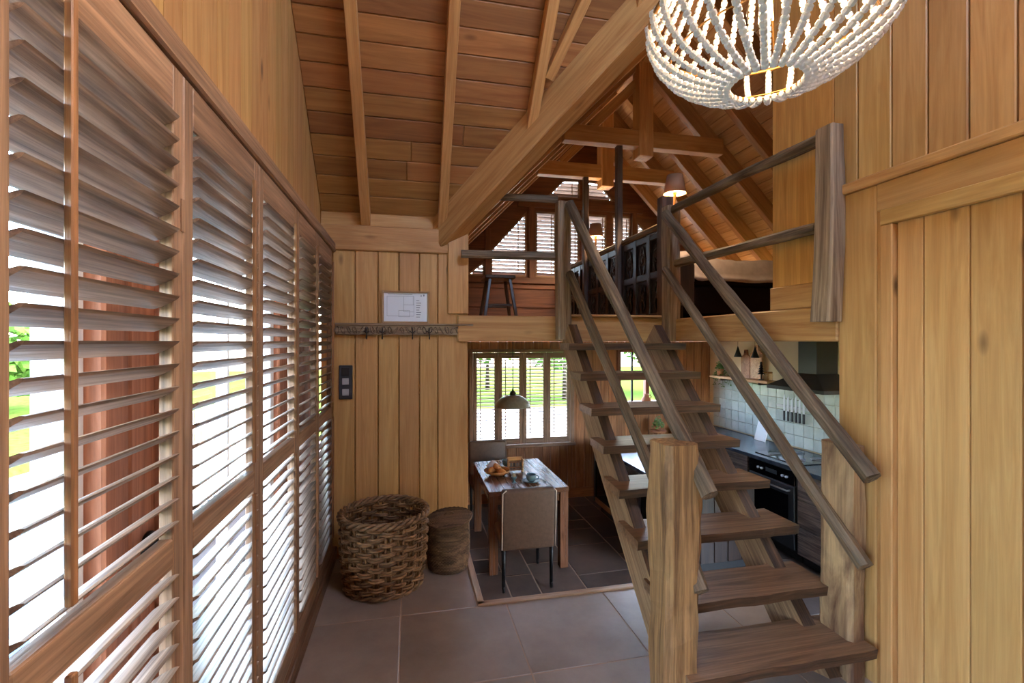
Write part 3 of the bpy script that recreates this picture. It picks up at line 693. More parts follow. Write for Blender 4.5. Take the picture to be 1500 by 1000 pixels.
# ================================================================== COAT RACK, PICTURE, SWITCH
cr = thing('coat_rack', (0, YB, 1.58), 'carved grey-brown timber coat rack with small iron hooks on the plank wall', 'coat rack')
ab('board', (-.50, .452), (YB - .035, YB - .002), (1.545, 1.62), POSTW, cr, c=.006)
ab('top_ledge', (-.50, .452), (YB - .05, YB - .002), (1.612, 1.628), POSTW, cr, c=.004)
CARVE2 = wood('carved_relief', srgb(152, 126, 100), srgb(96, 74, 56), .65, .4, 0, .2, .5)
for i in range(24):
    x = -.475 + i * .0395; r = .010 + .005 * (i % 3)
    lm = MB().tube([(x - .012 + .014 * math.sin(t * 1.1 + i), YB - .038, 1.58 + .024 * math.cos(t * (1.3 if i % 2 else -1.1) + i)) for t in [j * .7 for j in range(8)]], .0045, 5)
    lm.build('carved_scroll', CARVE2, cr, True)
for x in (-.29, -.185, .02, .137):
    hk = MB().tube([(x, YB - .03, 1.60), (x, YB - .05, 1.585), (x, YB - .055, 1.555), (x, YB - .058, 1.525), (x, YB - .075, 1.518), (x, YB - .085, 1.535)], .005, 6)
    hk.tube([(x - .02, YB - .06, 1.575), (x, YB - .052, 1.56), (x + .02, YB - .06, 1.575)], .004, 6)
    hk.build('hook', IRON, cr, True)
pf = thing('picture_frame', (-.03, YB - .02, 1.628), 'small framed white floor plan leaning above the coat rack', 'picture')
zf0, zf1, xf0, xf1, yq = 1.629, 1.858, -.19, .137, YB - .028
FR = wood('thin_oak_frame', srgb(196, 160, 118), srgb(160, 120, 80), .4, .2, 0, .1, .1)
ab('frame_side', (xf0, xf0 + .013), (yq - .008, yq + .016), (zf0, zf1), FR, pf, c=.002); ab('frame_side', (xf1 - .013, xf1), (yq - .008, yq + .016), (zf0, zf1), FR, pf, c=.002)
ab('frame_side', (xf0 + .013, xf1 - .013), (yq - .008, yq + .016), (zf0, zf0 + .013), FR, pf, c=.002); ab('frame_side', (xf0 + .013, xf1 - .013), (yq - .008, yq + .016), (zf1 - .013, zf1), FR, pf, c=.002)
pp = ab('paper', (xf0 + .012, xf1 - .012), (yq + .004, yq + .01), (zf0 + .012, zf1 - .012), PAPER, pf, c=0)
m = MB(); yl = (yq + .002, yq + .0045)
def hl(x0, x1, z, t=.0016): m.box((x0, x1), yl, (z - t / 2, z + t / 2))
def vl(x, z0, z1, t=.0016): m.box((x - t / 2, x + t / 2), yl, (z0, z1))
for (a, b, c0, c1) in ((-.155, .03, 1.68, 1.82), (-.04, .025, 1.76, 1.82), (-.075, -.0, 1.675, 1.72), (-.04, .03, 1.71, 1.76)):
    hl(a, b, c0); hl(a, b, c1); vl(a, c0, c1); vl(b, c0, c1)
for j in range(8): hl(.046, .046 + (.022 + .012 * ((j * 7) % 4) / 3), 1.79 - j * .0165, .004)
m.box((.078, .083), yl, (1.818, 1.832)); m.box((.095, .104), yl, (1.822, 1.835)); hl(-.15, .02, 1.835, .003)
m.build('printed_plan', INK, pp)
sw_ = thing('light_switch', (-.435, YB, 1.1), 'dark triple wall plate with two pale rocker switches beside the shutters', 'switch')
ab('plate', (-.478, -.388), (YB - .016, YB - .002), (1.10, 1.335), ANTH, sw_, c=.004)
GREY = plain('pale_grey_rocker', srgb(168, 170, 176), .4)
for z in (1.125, 1.20): ab('rocker', (-.456, -.412), (YB - .021, YB - .016), (z, z + .046), GREY, sw_, c=.002)
ab('dimmer', (-.46, -.408), (YB - .02, YB - .016), (1.262, 1.318), BLACKM, sw_, c=.002)

# ================================================================== BASKETS
def basket(cx, cy):
    b = thing('wicker_basket', (cx, cy, 0), 'large open basket of thick grey-brown willow on the stone tiles', 'basket')
    R0, R1, Hh = .222, .252, .435; NS = 22; rows = 15
    rad = lambda z: R0 + (R1 - R0) * min(1, z / Hh) + .012 * math.sin(PI * z / Hh)
    for k in range(NS):
        a = 2 * PI * k / NS; m = MB()
        for s in (-.014, .014):
            m.tube([(rad(z) * math.cos(a + s / .24 * 1.0), rad(z) * math.sin(a + s / .24), z) for z in [.01 + Hh * j / 8 for j in range(9)]], .0075, 5)
        m.v = [v + Vector((cx, cy, 0)) for v in m.v]; m.build('stake', WICK, b, True, origin=(cx, cy, 0))
    for r in range(rows):
        m = MB(); z0 = .018 + (Hh - .03) * r / (rows - 1); N = NS * 6
        for st_ in range(2):
            pts = []
            for j in range(N):
                a = 2 * PI * j / N
                ph = NS / 2 * a + PI * r + (0 if st_ == 0 else .0)
                rr = rad(z0) + .0135 * math.cos(ph); zz = z0 + .0066 * (1 if st_ else -1) + .004 * math.sin(ph * .5 + r) + .004 * noise.noise(Vector((a * 2, r * 3.3, st_)))
                pts.append((cx + rr * math.cos(a), cy + rr * math.sin(a), zz))
            m.tube(pts, .0078, 5, closed=True)
        o = m.build('weave_row', WICK, b, True, origin=(cx, cy, z0))
    m = MB()
    for q in range(3):
        pts = []
        for j in range(120):
            a = 2 * PI * j / 120; ph = a * 11 + q * 2.094
            rr = R1 + .006 + .014 * math.cos(ph); pts.append((cx + rr * math.cos(a), cy + rr * math.sin(a), Hh + .004 + .014 * math.sin(ph)))
        m.tube(pts, .0105, 6, closed=True)
    m.build('rim', WICK, b, True, origin=(cx, cy, Hh))
    m = MB()
    for q in range(2):
        pts = [(cx + (R0 + .008 + .01 * math.cos(a * 11 + q * PI)) * math.cos(a), cy + (R0 + .008 + .01 * math.cos(a * 11 + q * PI)) * math.sin(a), .016 + .008 * math.sin(a * 11 + q * PI)) for a in [2 * PI * j / 110 for j in range(110)]]
        m.tube(pts, .009, 6, closed=True)
    m.build('foot_ring', WICK, b, True, origin=(cx, cy, .02))
    MB().lathe([(0, .012), (R0, .012), (R0, .022), (0, .022)], 30, (cx, cy, 0)).build('base', WICK, b, origin=(cx, cy, 0))
basket(-.155, 3.04)
def bin_(cx, cy):
    b = thing('lidded_basket', (cx, cy, 0), 'small dark seagrass basket with a lid beside the willow basket', 'basket')
    m = MB(); R0, R1, Hh = .124, .14, .31; rows = 30; N = 84
    for r in range(rows):
        z = .006 + Hh * r / rows; R = R0 + (R1 - R0) * min(1, z / .12) - .006 * max(0, (z - .2) / .11)
        pts = []
        for j in range(N):
            a = 2 * PI * j / N; pts.append((cx + (R + .0026 * math.cos(j * PI + r * PI)) * math.cos(a), cy + (R + .0026 * math.cos(j * PI + r * PI)) * math.sin(a), z + .0052))
        m.tube(pts, .0062, 5, closed=True)
    tag(m.build('coiled_wall', SEAG, b, True, origin=(cx, cy, 0)), kind='stuff')
    MB().lathe([(0, .002), (R0, .002), (R0, .012), (0, .012)], 24, (cx, cy, 0)).build('base', SEAG, b, origin=(cx, cy, 0))
    m = MB(); T = Matrix.Translation((cx + .01, cy, Hh + .012)) @ Matrix.Rotation(math.radians(-5), 4, 'Y') @ Matrix.Rotation(math.radians(4), 4, 'X')
    for r in range(13):
        R = .012 + .0114 * r; zz = .018 * (1 - (R / .16) ** 2) + (.012 if r == 12 else 0) * 0
        m.tube([tuple(T @ Vector((R * math.cos(a), R * math.sin(a), zz + .002 * math.cos(j * PI)))) for j, a in enumerate([2 * PI * j / 60 for j in range(60)])], .0078, 5, closed=True)
    lid = m.build('lid', SEAG, b, True, origin=(cx, cy, Hh))
    MB().tube([tuple(T @ Vector((.03 * math.cos(t), 0, .02 + .022 * math.sin(t)))) for t in [PI * j / 8 for j in range(9)]], .005, 6).build('lid_loop', SEAG, lid, True, origin=(cx, cy, Hh + .03))
bin_(.25, 3.165)

# ================================================================== CHANDELIER
CX, CY, CZ, CR, CB, RR = .921, 1.075, 2.365, .30, .192, .089
ch = thing('chandelier', (CX, CY, CZ), 'white wooden bead chandelier with a glowing filament bulb', 'chandelier')
def bead(mb, p, t, r, ln):
    """short faceted bead along direction t"""
    t = t.normalized(); a = t.orthogonal().normalized(); b = t.cross(a); n = 7; base = len(mb.v)
    for s, q in ((-.5, .55), (-.3, 1), (.3, 1), (.5, .55)):
        for k in range(n): mb.v.append(p + t * (s * ln) + (a * math.cos(2 * PI * k / n) + b * math.sin(2 * PI * k / n)) * r * q)
    for i in range(3):
        for k in range(n): mb.f.append((base + i * n + k, base + i * n + (k + 1) % n, base + (i + 1) * n + (k + 1) % n, base + (i + 1) * n + k))
    mb.f.append(tuple(base + k for k in range(n - 1, -1, -1))); mb.f.append(tuple(base + 3 * n + k for k in range(n)))
def strand(path, r, ln):
    mb = MB(); acc = 0; d = []
    pts = [Vector(p) for p in path]
    for a, b in zip(pts[:-1], pts[1:]):
        L = (b - a).length; s = ln / 2 - acc if acc < ln / 2 else ln * 1.5 - acc
        pos = acc
        x = (ln - acc) if acc > 0 else 0
        while x < L:
            jit = random.uniform(.92, 1.08); bead(mb, a.lerp(b, x / L), b - a, r * jit, ln * .98); x += ln
        acc = (L - (x - ln)) % ln
    return mb
ph0 = -math.acos(RR / CR)
NS = 30
low = [(CR * math.cos(ph0 * j / 24), 0, CB * math.sin(ph0 * j / 24)) for j in range(25)]
zmid = .42; up = [(CR + (.10 - CR) * (j / 16) ** .75, 0, zmid * j / 16) for j in range(17)]
sl = strand(low, .0092, .0165).mesh('bead_strand', False); sl.materials.append(BEAD)
su = strand(up, .0088, .0165).mesh('bead_strand', False); su.materials.append(BEAD)
for k in range(NS):
    R = Matrix.Translation((CX, CY, CZ)) @ Matrix.Rotation(2 * PI * k / NS, 4, 'Z')
    link('bead_strand', sl, R, ch)
    link('bead_strand', su, R, ch)
def ring(name, R, z, r, mat):
    MB().tube([(CX + R * math.cos(a), CY + R * math.sin(a), z) for a in [2 * PI * j / 64 for j in range(64)]], r, 6, closed=True).build(name, mat, ch, True, origin=(CX, CY, z))
ring('hoop', CR - .004, CZ, .006, BRASS); ring('hoop', RR + .002, CZ + CB * math.sin(ph0) + .004, .005, BRASS); ring('hoop', .10, CZ + zmid, .006, BRASS); ring('hoop', CR * .80, CZ - .10, .0022, BRASS)
m = MB()
for k in range(4):
    a = PI / 4 + PI / 2 * k; m.tube([(CX + CR * math.cos(a), CY + CR * math.sin(a), CZ), (CX + .10 * math.cos(a), CY + .10 * math.sin(a), CZ + zmid)], .004, 5)
m.build('cage', BRASS, ch, True, origin=(CX, CY, CZ))
MB().tube([(CX, CY, CZ + .18), (CX, CY, CZ + zmid)], .007, 8).tube([(CX, CY, CZ + zmid), (CX, CY, hall_z(1.05) - .0)], .004, 6).build('cord', BLACKM, ch, True, origin=(CX, CY, CZ + .2))
MB().tube([(CX + RR * math.cos(a), CY + RR * math.sin(a), CZ + zmid) if s == 0 else (CX, CY, CZ + zmid) for a in (0,) for s in (0, 1)], .004, 5).tube([(CX - .1, CY, CZ + zmid), (CX + .1, CY, CZ + zmid)], .004, 5).tube([(CX, CY - .1, CZ + zmid), (CX, CY + .1, CZ + zmid)], .004, 5).build('spider', BRASS, ch, True, origin=(CX, CY, CZ + zmid))
MB().lathe([(.014, .11), (.021, .12), (.021, .17), (.012, .185)], 16, (CX, CY, CZ)).build('bulb_socket', BRASS, ch, True, origin=(CX, CY, CZ))
bulb = MB().lathe([(0, -.045), (.02, -.04), (.040, -.02), (.047, .01), (.04, .045), (.022, .085), (.014, .115)], 20, (CX, CY, CZ)).build('bulb', CLEAR, ch, True, origin=(CX, CY, CZ))
m = MB()
for k in range(6):
    a = 2 * PI * k / 6; m.tube([(CX + .012 * math.cos(a), CY + .012 * math.sin(a), CZ + .07), (CX + .016 * math.cos(a + .4), CY + .016 * math.sin(a + .4), CZ - .02)], .0022, 5)
m.build('filament', FIRE, bulb, True, origin=(CX, CY, CZ))
def point(name, loc, e, col, r=.03, parent=None):
    d = bpy.data.lights.new(name, 'POINT'); d.energy = e; d.color = col; d.shadow_soft_size = r
    o = link(name, d, Matrix.Translation(loc), parent); return o
point('bulb_light', (CX, CY, CZ + .02), 12, (1, .72, .42), .035)

# ================================================================== DINING CORNER
dt = thing('dining_table', (1.08, 4.75, ZK), 'small reclaimed wood dining table laid for breakfast', 'table')
TX, TY, TZ = (.70, 1.46), (4.2, 5.3), ZK + .76
for i in range(5): ab('top_plank', (TX[0] + .152 * i + .001, TX[0] + .152 * (i + 1) - .001), TY, (TZ - .045, TZ - .0005 * (i % 2)), TABW, dt, c=.003, grain='y')
for x in (TX[0] + .005, TX[1] - .085):
    for y in (TY[0] + .005, TY[1] - .085): ab('leg', (x, x + .08), (y, y + .08), (ZK, TZ - .045), TABW, dt, c=.004)
ab('apron', (TX[0] + .085, TX[1] - .085), (TY[0] + .02, TY[0] + .045), (TZ - .13, TZ - .045), TABW, dt); ab('apron', (TX[0] + .085, TX[1] - .085), (TY[1] - .045, TY[1] - .02), (TZ - .13, TZ - .045), TABW, dt)
ab('apron', (TX[0] + .02, TX[0] + .045), (TY[0] + .085, TY[1] - .085), (TZ - .13, TZ - .045), TABW, dt); ab('apron', (TX[1] - .045, TX[1] - .02), (TY[0] + .085, TY[1] - .085), (TZ - .13, TZ - .045), TABW, dt)
def rbox(name, x, y, z, r, mat, parent, seg=3, tilt=None, piv=None):
    bm = bmesh.new(); bmesh.ops.create_cube(bm, size=1)
    c = Vector(((x[0] + x[1]) / 2, (y[0] + y[1]) / 2, (z[0] + z[1]) / 2))
    for v in bm.verts: v.co = Vector((v.co.x * (x[1] - x[0]), v.co.y * (y[1] - y[0]), v.co.z * (z[1] - z[0])))
    bmesh.ops.bevel(bm, geom=bm.edges[:], offset=r, segments=seg, affect='EDGES', profile=.5)
    me = bpy.data.meshes.new(name); bm.to_mesh(me); bm.free()
    for p in me.polygons: p.use_smooth = True
    me.materials.append(mat); M = Matrix.Translation(c)
    if tilt: pv = Vector(piv); M = Matrix.Translation(pv) @ Matrix.Rotation(tilt[1], 4, tilt[0]) @ Matrix.Translation(-pv) @ M
    return link(name, me, M, parent)
PIPE = plain('pale_piping', srgb(206, 190, 172), .6)
def chair(cx, cy, rz, label):
    """upholstered chair facing +Y before turning"""
    c = thing('dining_chair', (0, 0, 0), label, 'chair', 'leather chairs at the dining table')
    rbox('seat', (-.235, .235), (-.20, .26), (.38, .49), .03, LEATH, c)
    bk = rbox('backrest', (-.235, .235), (-.265, -.185), (.36, .885), .028, LEATH, c, tilt=('X', math.radians(4)), piv=(0, -.22, .4))
    for s in (-1, 1):
        mp = MB().tube([(s * .232, -.262, .38), (s * .232, -.262, .86), (s * .20, -.262, .888)], .006, 6); T = Matrix.Translation((0, -.22, .4)) @ Matrix.Rotation(math.radians(4), 4, 'X') @ Matrix.Translation((0, .22, -.4))
        mp.v = [T @ v for v in mp.v]; mp.build('piping', PIPE, bk, True)
    for sx in (-.21, .21):
        for sy in (-.22, .225):
            lg = MB().lathe([(.016, .055), (.017, .2), (.02, .39)], 10, (sx, sy, 0)).build('leg', BLACK, c, True, origin=(sx, sy, 0))
            MB().tube([(sx - .009, sy, .026), (sx + .009, sy, .026)], .026, 12).tube([(sx, sy, .03), (sx, sy, .06)], .012, 8).build('caster', BLACKM, lg, True, origin=(sx, sy, .03))
    M = Matrix.Translation((cx, cy, ZK)) @ Matrix.Rotation(rz, 4, 'Z')
    c.matrix_basis = M
    return c
chair(.985, 4.12, 0, 'brown leather chair on casters with its back to the step')
chair(.95, 5.55, PI, 'taupe leather chair tucked in below the shuttered window')
# ---- table setting
def cup_set(x, y, r, lab):
    s = thing('saucer', (x, y, TZ), 'blue-grey stoneware saucer ' + lab, 'saucer', 'blue-grey breakfast cups and saucers')
    MB().lathe([(0, .004), (.045, .004), (.085, .016), (.088, .018), (.084, .021), (.045, .010), (0, .010)], 28, (x, y, TZ)).build('dish', CUPM, s, True, origin=(x, y, TZ))
    c = thing('cup', (x, y, TZ + .0105), 'blue-grey stoneware cup ' + lab, 'cup', 'blue-grey breakfast cups and saucers')
    MB().lathe([(0, .011), (.028, .011), (.045, .03), (.052, .075), (.049, .075), (.042, .033), (.026, .017), (0, .016)], 26, (x, y, TZ)).build('bowl', CUPM, c, True, origin=(x, y, TZ))
    a = r; MB().tube([(x + math.cos(a) * q, y + math.sin(a) * q, TZ + z) for q, z in ((.048, .062), (.066, .064), (.074, .05), (.066, .034), (.046, .032))], .005, 7).build('handle', CUPM, c, True, origin=(x, y, TZ))
cup_set(1.15, 4.42, math.radians(-20), 'beside the spoon and egg cup'); cup_set(1.03, 5.02, math.radians(30), 'behind the croissant basket')
bb = thing('bread_basket', (.87, 4.72, TZ), 'shallow golden woven bread basket on the table', 'basket')
MB().lathe([(0, .006), (.07, .004), (.115, .03), (.135, .05), (.127, .052), (.105, .034), (.065, .012), (0, .012)], 28, (.87, 4.72, TZ)).build('bowl', plain('golden_straw', srgb(190, 130, 70), .7, 0, .6, 90, var=.4), bb, True, origin=(.87, 4.72, TZ))
MB().tube([(.87 + .13 * math.cos(a), 4.72 + .13 * math.sin(a), TZ + .051) for a in [2 * PI * j / 40 for j in range(40)]], .006, 6, closed=True).build('rim', BRASS if False else bb.children[0].data.materials[0], bb, True, origin=(.87, 4.72, TZ))
def croissant(x, y, z, rz, lab):
    m = MB(); pts = []; rr = []
    for j in range(13):
        t = -1.25 + 2.5 * j / 12; pts.append((.055 * math.sin(t), .055 * math.cos(t) - .03, .006 * math.cos(t))); rr.append(.006 + .021 * math.cos(t * 1.15) * (1 + (.10 if j % 2 else -.06)))
    m.tube(pts, [max(.005, r) for r in rr], 9)
    o = link('croissant', m.mesh('croissant', True), Matrix.Translation((x, y, z)) @ Matrix.Rotation(rz, 4, 'Z') @ Matrix.Rotation(.3, 4, 'X'), None, BREAD)
    tag(o, lab, 'croissant', 'croissants in the bread basket')
for j, (x, y, z, r, l) in enumerate(((.83, 4.70, .046, .4, 'golden croissant at the window side of the bread basket'), (.91, 4.69, .044, 2.2, 'golden croissant nearest the toast rack'), (.87, 4.77, .048, 3.9, 'golden croissant at the back of the basket under the cloth'), (.875, 4.70, .083, 1.3, 'golden croissant lying on top of the others'))):
    croissant(x, y, TZ + z, r, l)
m = MB(); n = 9; v = []; f = []
for i in range(n):
    for j in range(n):
        a, b = i / (n - 1) - .5, j / (n - 1) - .5
        v.append((.84 + a * .13, 4.785 + b * .10, TZ + .098 + .035 * math.exp(-9 * (a * a + b * b)) + .022 * noise.noise(Vector((a * 6, b * 6, 3))) - .06 * (a * a + b * b)))
        if i < n - 1 and j < n - 1: k = i * n + j; f.append((k, k + n, k + n + 1, k + 1))
m.add(v, f); nk = m.build('napkin', CLOTH, None, True, origin=(.84, 4.785, TZ + .1)); md = nk.modifiers.new('thick', 'SOLIDIFY'); md.thickness = .004
tag(nk, 'crumpled white napkin heaped over the croissants', 'napkin')
tr = thing('toast_rack', (1.08, 4.80, TZ), 'small wooden box rack with dark printed front standing on the table', 'rack')
for z in (0.0, .045, .10): ab('shelf_board', (1.0, 1.16), (4.775, 4.83), (TZ + z + (.02 if z == 0 else 0), TZ + z + (.03 if z == 0 else .012)), TABW, tr, c=.002)
for x in (1.0, 1.148): ab('side', (x, x + .012), (4.775, 4.83), (TZ, TZ + .135), OAKB, tr, c=.002)
ab('back_panel', (1.0, 1.16), (4.825, 4.832), (TZ + .02, TZ + .15), OAKB, tr, c=.001)
for i in range(4): ab('card', (1.02 + .033 * i, 1.045 + .033 * i), (4.785, 4.79), (TZ + .03, TZ + .098), WALN if i % 2 else RECL, tr, c=.001)
eg = thing('egg_cup', (.985, 4.44, TZ), 'small blue-grey egg cup between bread basket and cup', 'egg cup')
MB().lathe([(0, .0), (.022, .0), (.010, .014), (.012, .028), (.026, .045), (.027, .06), (.024, .06), (.021, .046), (0, .03)], 18, (.985, 4.44, TZ)).build('bowl', CUPM, eg, True, origin=(.985, 4.44, TZ))
MB().ball((.985, 4.44, TZ + .062), (.019, .019, .026), 12, 8).build('egg', CREAM, eg, True, origin=(.985, 4.44, TZ + .06))
tg = thing('water_glass', (.93, 5.04, TZ), 'clear drinking glass next to the farther cup', 'glass')
MB().lathe([(0, .001), (.028, .001), (.034, .09), (.0315, .09), (.026, .008), (0, .008)], 20, (.93, 5.04, TZ)).build('tumbler', CLEAR, tg, True, origin=(.93, 5.04, TZ))
for x, y, rz, lab in ((1.27, 4.44, .25, 'steel spoon lying beside the nearer cup'), (.95, 4.33, -.3, 'steel spoon lying in front of the egg cup')):
    s = MB(); s.ball((0, .065, .007), (.014, .022, .005), 12, 6); s.tube([(0, .045, .007), (0, -.01, .008), (0, -.075, .006)], [.003, .0026, .005], 8, squash=.6)
    tag(link('spoon', s.mesh('spoon', True), Matrix.Translation((x, y, TZ)) @ Matrix.Rotation(rz, 4, 'Z'), None, SILVER), lab, 'spoon', 'spoons on the dining table')
# ---- pendant
px_, py_, pz_ = 1.035, 4.72, .83
pd = thing('pendant_lamp', (px_, py_, pz_), 'grey enamel dome pendant hanging over the dining table', 'lamp')
MB().lathe([(.188, 0), (.182, .012), (.165, .05), (.125, .09), (.075, .115), (.03, .125), (.03, .121), (.073, .111), (.122, .086), (.161, .047), (.178, .01)], 40, (px_, py_, pz_), close=True).build('shade', PEND, pd, True, origin=(px_, py_, pz_))
MB().lathe([(.03, .122), (.034, .13), (.03, .15), (.012, .162), (.006, .19)], 16, (px_, py_, pz_)).build('cap', IRON, pd, True, origin=(px_, py_, pz_))
MB().tube([(px_, py_, pz_ + .18), (px_, py_, 1.502)], .004, 6).build('cord', BLACKM, pd, True, origin=(px_, py_, 1.2))
MB().lathe([(0, .03), (.025, .035), (.03, .06), (.02, .095), (.015, .12)], 14, (px_, py_, pz_)).build('bulb', WHITE, pd, True, origin=(px_, py_, pz_))

# ================================================================== KITCHEN WINDOWS
def far_shutter(x0, x1, z0, z1, y, label):
    s = thing('kitchen_shutter', ((x0 + x1) / 2, y, z0), label, 'shutter', 'shutter panels in the kitchen window')
    Y = (y - .012, y + .012); sw = .05
    ab('stile', (x0, x0 + sw), Y, (z0, z1), SHUT, s, c=.003); ab('stile', (x1 - sw, x1), Y, (z0, z1), SHUT, s, c=.003)
    ab('rail', (x0 + sw, x1 - sw), Y, (z0, z0 + .075), SHUT, s, c=.003); ab('rail', (x0 + sw, x1 - sw), Y, (z1 - .075, z1), SHUT, s, c=.003)
    m = MB(); n = 23; d = (z1 - z0 - .15) / n
    for k in range(n):
        z = z0 + .075 + d * (k + .5); a = math.radians(14); hw = .026
        m.prism([(y - hw * math.cos(a), z + hw * math.sin(a) - .005), (y + hw * math.cos(a), z - hw * math.sin(a) - .005), (y + hw * math.cos(a), z - hw * math.sin(a) + .005), (y - hw * math.cos(a), z + hw * math.sin(a) + .005)], 'x', x0 + sw, x1 - sw)
    tag(m.build('louvers', SLAB_LOUV, s, origin=((x0 + x1) / 2, y, (z0 + z1) / 2)), kind='stuff')
    ab('tilt_rod', (x0 + sw + .035, x0 + sw + .046), (y - .04, y - .03), (z0 + .1, z1 - .09), ROD, s, c=.001)
kx0, kx1, kz0, kz1 = KW
w5 = S(thing('window_5', ((kx0 + kx1) / 2, YF, kz0), 'x', None), 'wide kitchen window behind four louvred shutters')
ab('frame', (kx0 - .02, kx0 + .03), (YF - .035, YF + .07), (kz0, kz1), SHUT, w5, c=.004); ab('frame', (kx1 - .03, kx1 + .02), (YF - .035, YF + .07), (kz0, kz1), SHUT, w5, c=.004)
ab('frame', (kx0 - .02, kx1 + .02), (YF - .035, YF + .07), (kz1 - .03, kz1 + .015), SHUT, w5, c=.004); ab('sill', (kx0 - .04, kx1 + .03), (YF - .06, YF + .07), (kz0 - .025, kz0 + .015), SHUT, w5, c=.004)
ab('pane', (kx0 + .03, kx1 - .03), (YF + .048, YF + .052), (kz0 + .015, kz1 - .03), GLASS, w5, c=0)
ab('mullion', ((kx0 + kx1) / 2 - .02, (kx0 + kx1) / 2 + .02), (YF + .04, YF + .065), (kz0 + .015, kz1 - .03), WHITE, w5, c=.003)
wd = (kx1 - kx0 - .064) / 4
for i, l in enumerate(('beside the kitchen side wall', 'behind the pendant lamp', 'right of the pendant lamp', 'next to the staircase')):
    far_shutter(kx0 + .032 + wd * i + .001, kx0 + .032 + wd * (i + 1) - .001, kz0 + .018, kz1 - .032, YF - .015, 'narrow louvred kitchen window shutter ' + l)
x0, x1, z0, z1 = KW2
w6 = S(thing('window_6', ((x0 + x1) / 2, YF, z0), 'x', None), 'kitchen window with small panes seen between the stair treads')
DKF = plain('dark_red_frame', srgb(120, 66, 44), .5)
for a in (x0, (x0 + x1) / 2 - .03, x1 - .05): ab('frame', (a, a + .055), (YF - .02, YF + .06), (z0, z1), DKF, w6, c=.004)
ab('frame', (x0, x1), (YF - .02, YF + .06), (z0, z0 + .06), DKF, w6, c=.004); ab('frame', (x0, x1), (YF - .02, YF + .06), (z1 - .05, z1), DKF, w6, c=.004)
for a in (x0 + .245, x1 - .245): ab('glazing_bar', (a - .012, a + .012), (YF + .02, YF + .05), (z0 + .06, z1 - .05), BLACK, w6, c=.002)
ab('glazing_bar', (x0 + .05, x1 - .05), (YF + .02, YF + .05), ((z0 + z1) / 2 - .012, (z0 + z1) / 2 + .012), BLACK, w6, c=.002)
ab('pane', (x0 + .05, x1 - .05), (YF + .034, YF + .038), (z0 + .06, z1 - .05), GLASS, w6, c=0)
ab('sill', (x0 - .05, x1 + .05), (YF - .16, YF), (z0 - .03, z0 + .002), OAKB, w6, c=.004)
vs_ = thing('vase', (3.22, YF - .09, z0), 'terracotta jug on the sill of the small kitchen window', 'vase')
MB().lathe([(0, .002), (.05, .002), (.07, .05), (.06, .11), (.03, .145), (.036, .17), (.03, .17), (.024, .145), (0, .14)], 22, (3.22, YF - .09, z0)).build('body', TERRA, vs_, True, origin=(3.22, YF - .09, z0))
MB().tube([(3.22 + q, YF - .09, z0 + z) for q, z in ((.03, .15), (.06, .16), (.075, .13), (.06, .10))], .007, 7).build('handle', TERRA, vs_, True, origin=(3.28, YF - .09, z0 + .1))

# ================================================================== ISLAND
IX, IY, IZ = (2.26, 3.14), (3.82, 5.58), ZK + .84
isl = thing('kitchen_island', ((IX[0] + IX[1]) / 2, (IY[0] + IY[1]) / 2, ZK), 'dark wood kitchen island with arched glass doors under a pale stone top', 'kitchen island')
ab('body', (IX[0] + .03, IX[1]), (IY[0], IY[1]), (ZK + .10, IZ - .04), WALN, isl, c=.005)
ab('plinth', (IX[0] + .08, IX[1] - .04), (IY[0] + .05, IY[1] - .05), (ZK, ZK + .10), BLACKM, isl)
ab('worktop', (IX[0] - .015, IX[1] + .02), (IY[0] - .02, IY[1] + .02), (IZ - .04, IZ), STONE, isl, c=.005)
for i in range(6): 
    a = IX[0] + .03 + (IX[1] - IX[0] - .03) / 6 * i; b = a + (IX[1] - IX[0] - .03) / 6
    ab('end_plank', (a + .002, b - .002), (IY[0] - .016, IY[0]), (ZK + .10, IZ - .042), WALN, isl, c=.004, grain='z')
nD = 3; dw = (IY[1] - IY[0]) / nD
for i in range(nD):
    y0, y1 = IY[0] + dw * i, IY[0] + dw * (i + 1); zb, zt2 = ZK + .12, IZ - .05
    dr = thing('door', (IX[0], y0, zb), None, None); 
    dr.parent = isl; dr.matrix_parent_inverse = W[isl].inverted()
    X = (IX[0] + .004, IX[0] + .03)
    ab('door_stile', X, (y0 + .003, y0 + .05), (zb, zt2), WALN, dr, c=.003); ab('door_stile', X, (y1 - .05, y1 - .003), (zb, zt2), WALN, dr, c=.003)
    ab('door_rail', X, (y0 + .05, y1 - .05), (zb, zb + .06), REDW, dr, c=.003)
    # arched head
    a0, a1 = y0 + .05, y1 - .05; pts = [(a0, zt2), (a1, zt2), (a1, zt2 - .16)]
    for k in range(1, 10):
        t = k / 10; pts.append((a1 + (a0 - a1) * t, zt2 - .16 + .11 * math.sin(PI * t)))
    pts.append((a0, zt2 - .16))
    MB().prism(pts, 'x', X[0], X[1]).build('arched_head', WALN, dr)
    ab('pane', (IX[0] + .016, IX[0] + .019), (a0, a1), (zb + .06, zt2 - .05), BLACKG, dr, c=0)
    MB().ball((IX[0] - .004, y0 + .03, (zb + zt2) / 2), .012, 10, 6).build('knob', IRON, dr, True, origin=(IX[0], y0 + .03, (zb + zt2) / 2))
so = thing('power_socket', (2.86, IY[0] - .02, -.2), 'black double socket on the end of the island', 'socket')
for k in range(2):
    x = 2.79 + .075 * k; ab('plate', (x, x + .07), (IY[0] - .028, IY[0] - .016), (-.11, -.04), BLACKM, so, c=.003)
    MB().tube([(x + .035, IY[0] - .0295, -.075), (x + .035, IY[0] - .027, -.075)], .022, 16).build('insert', BLACKG, so, True)

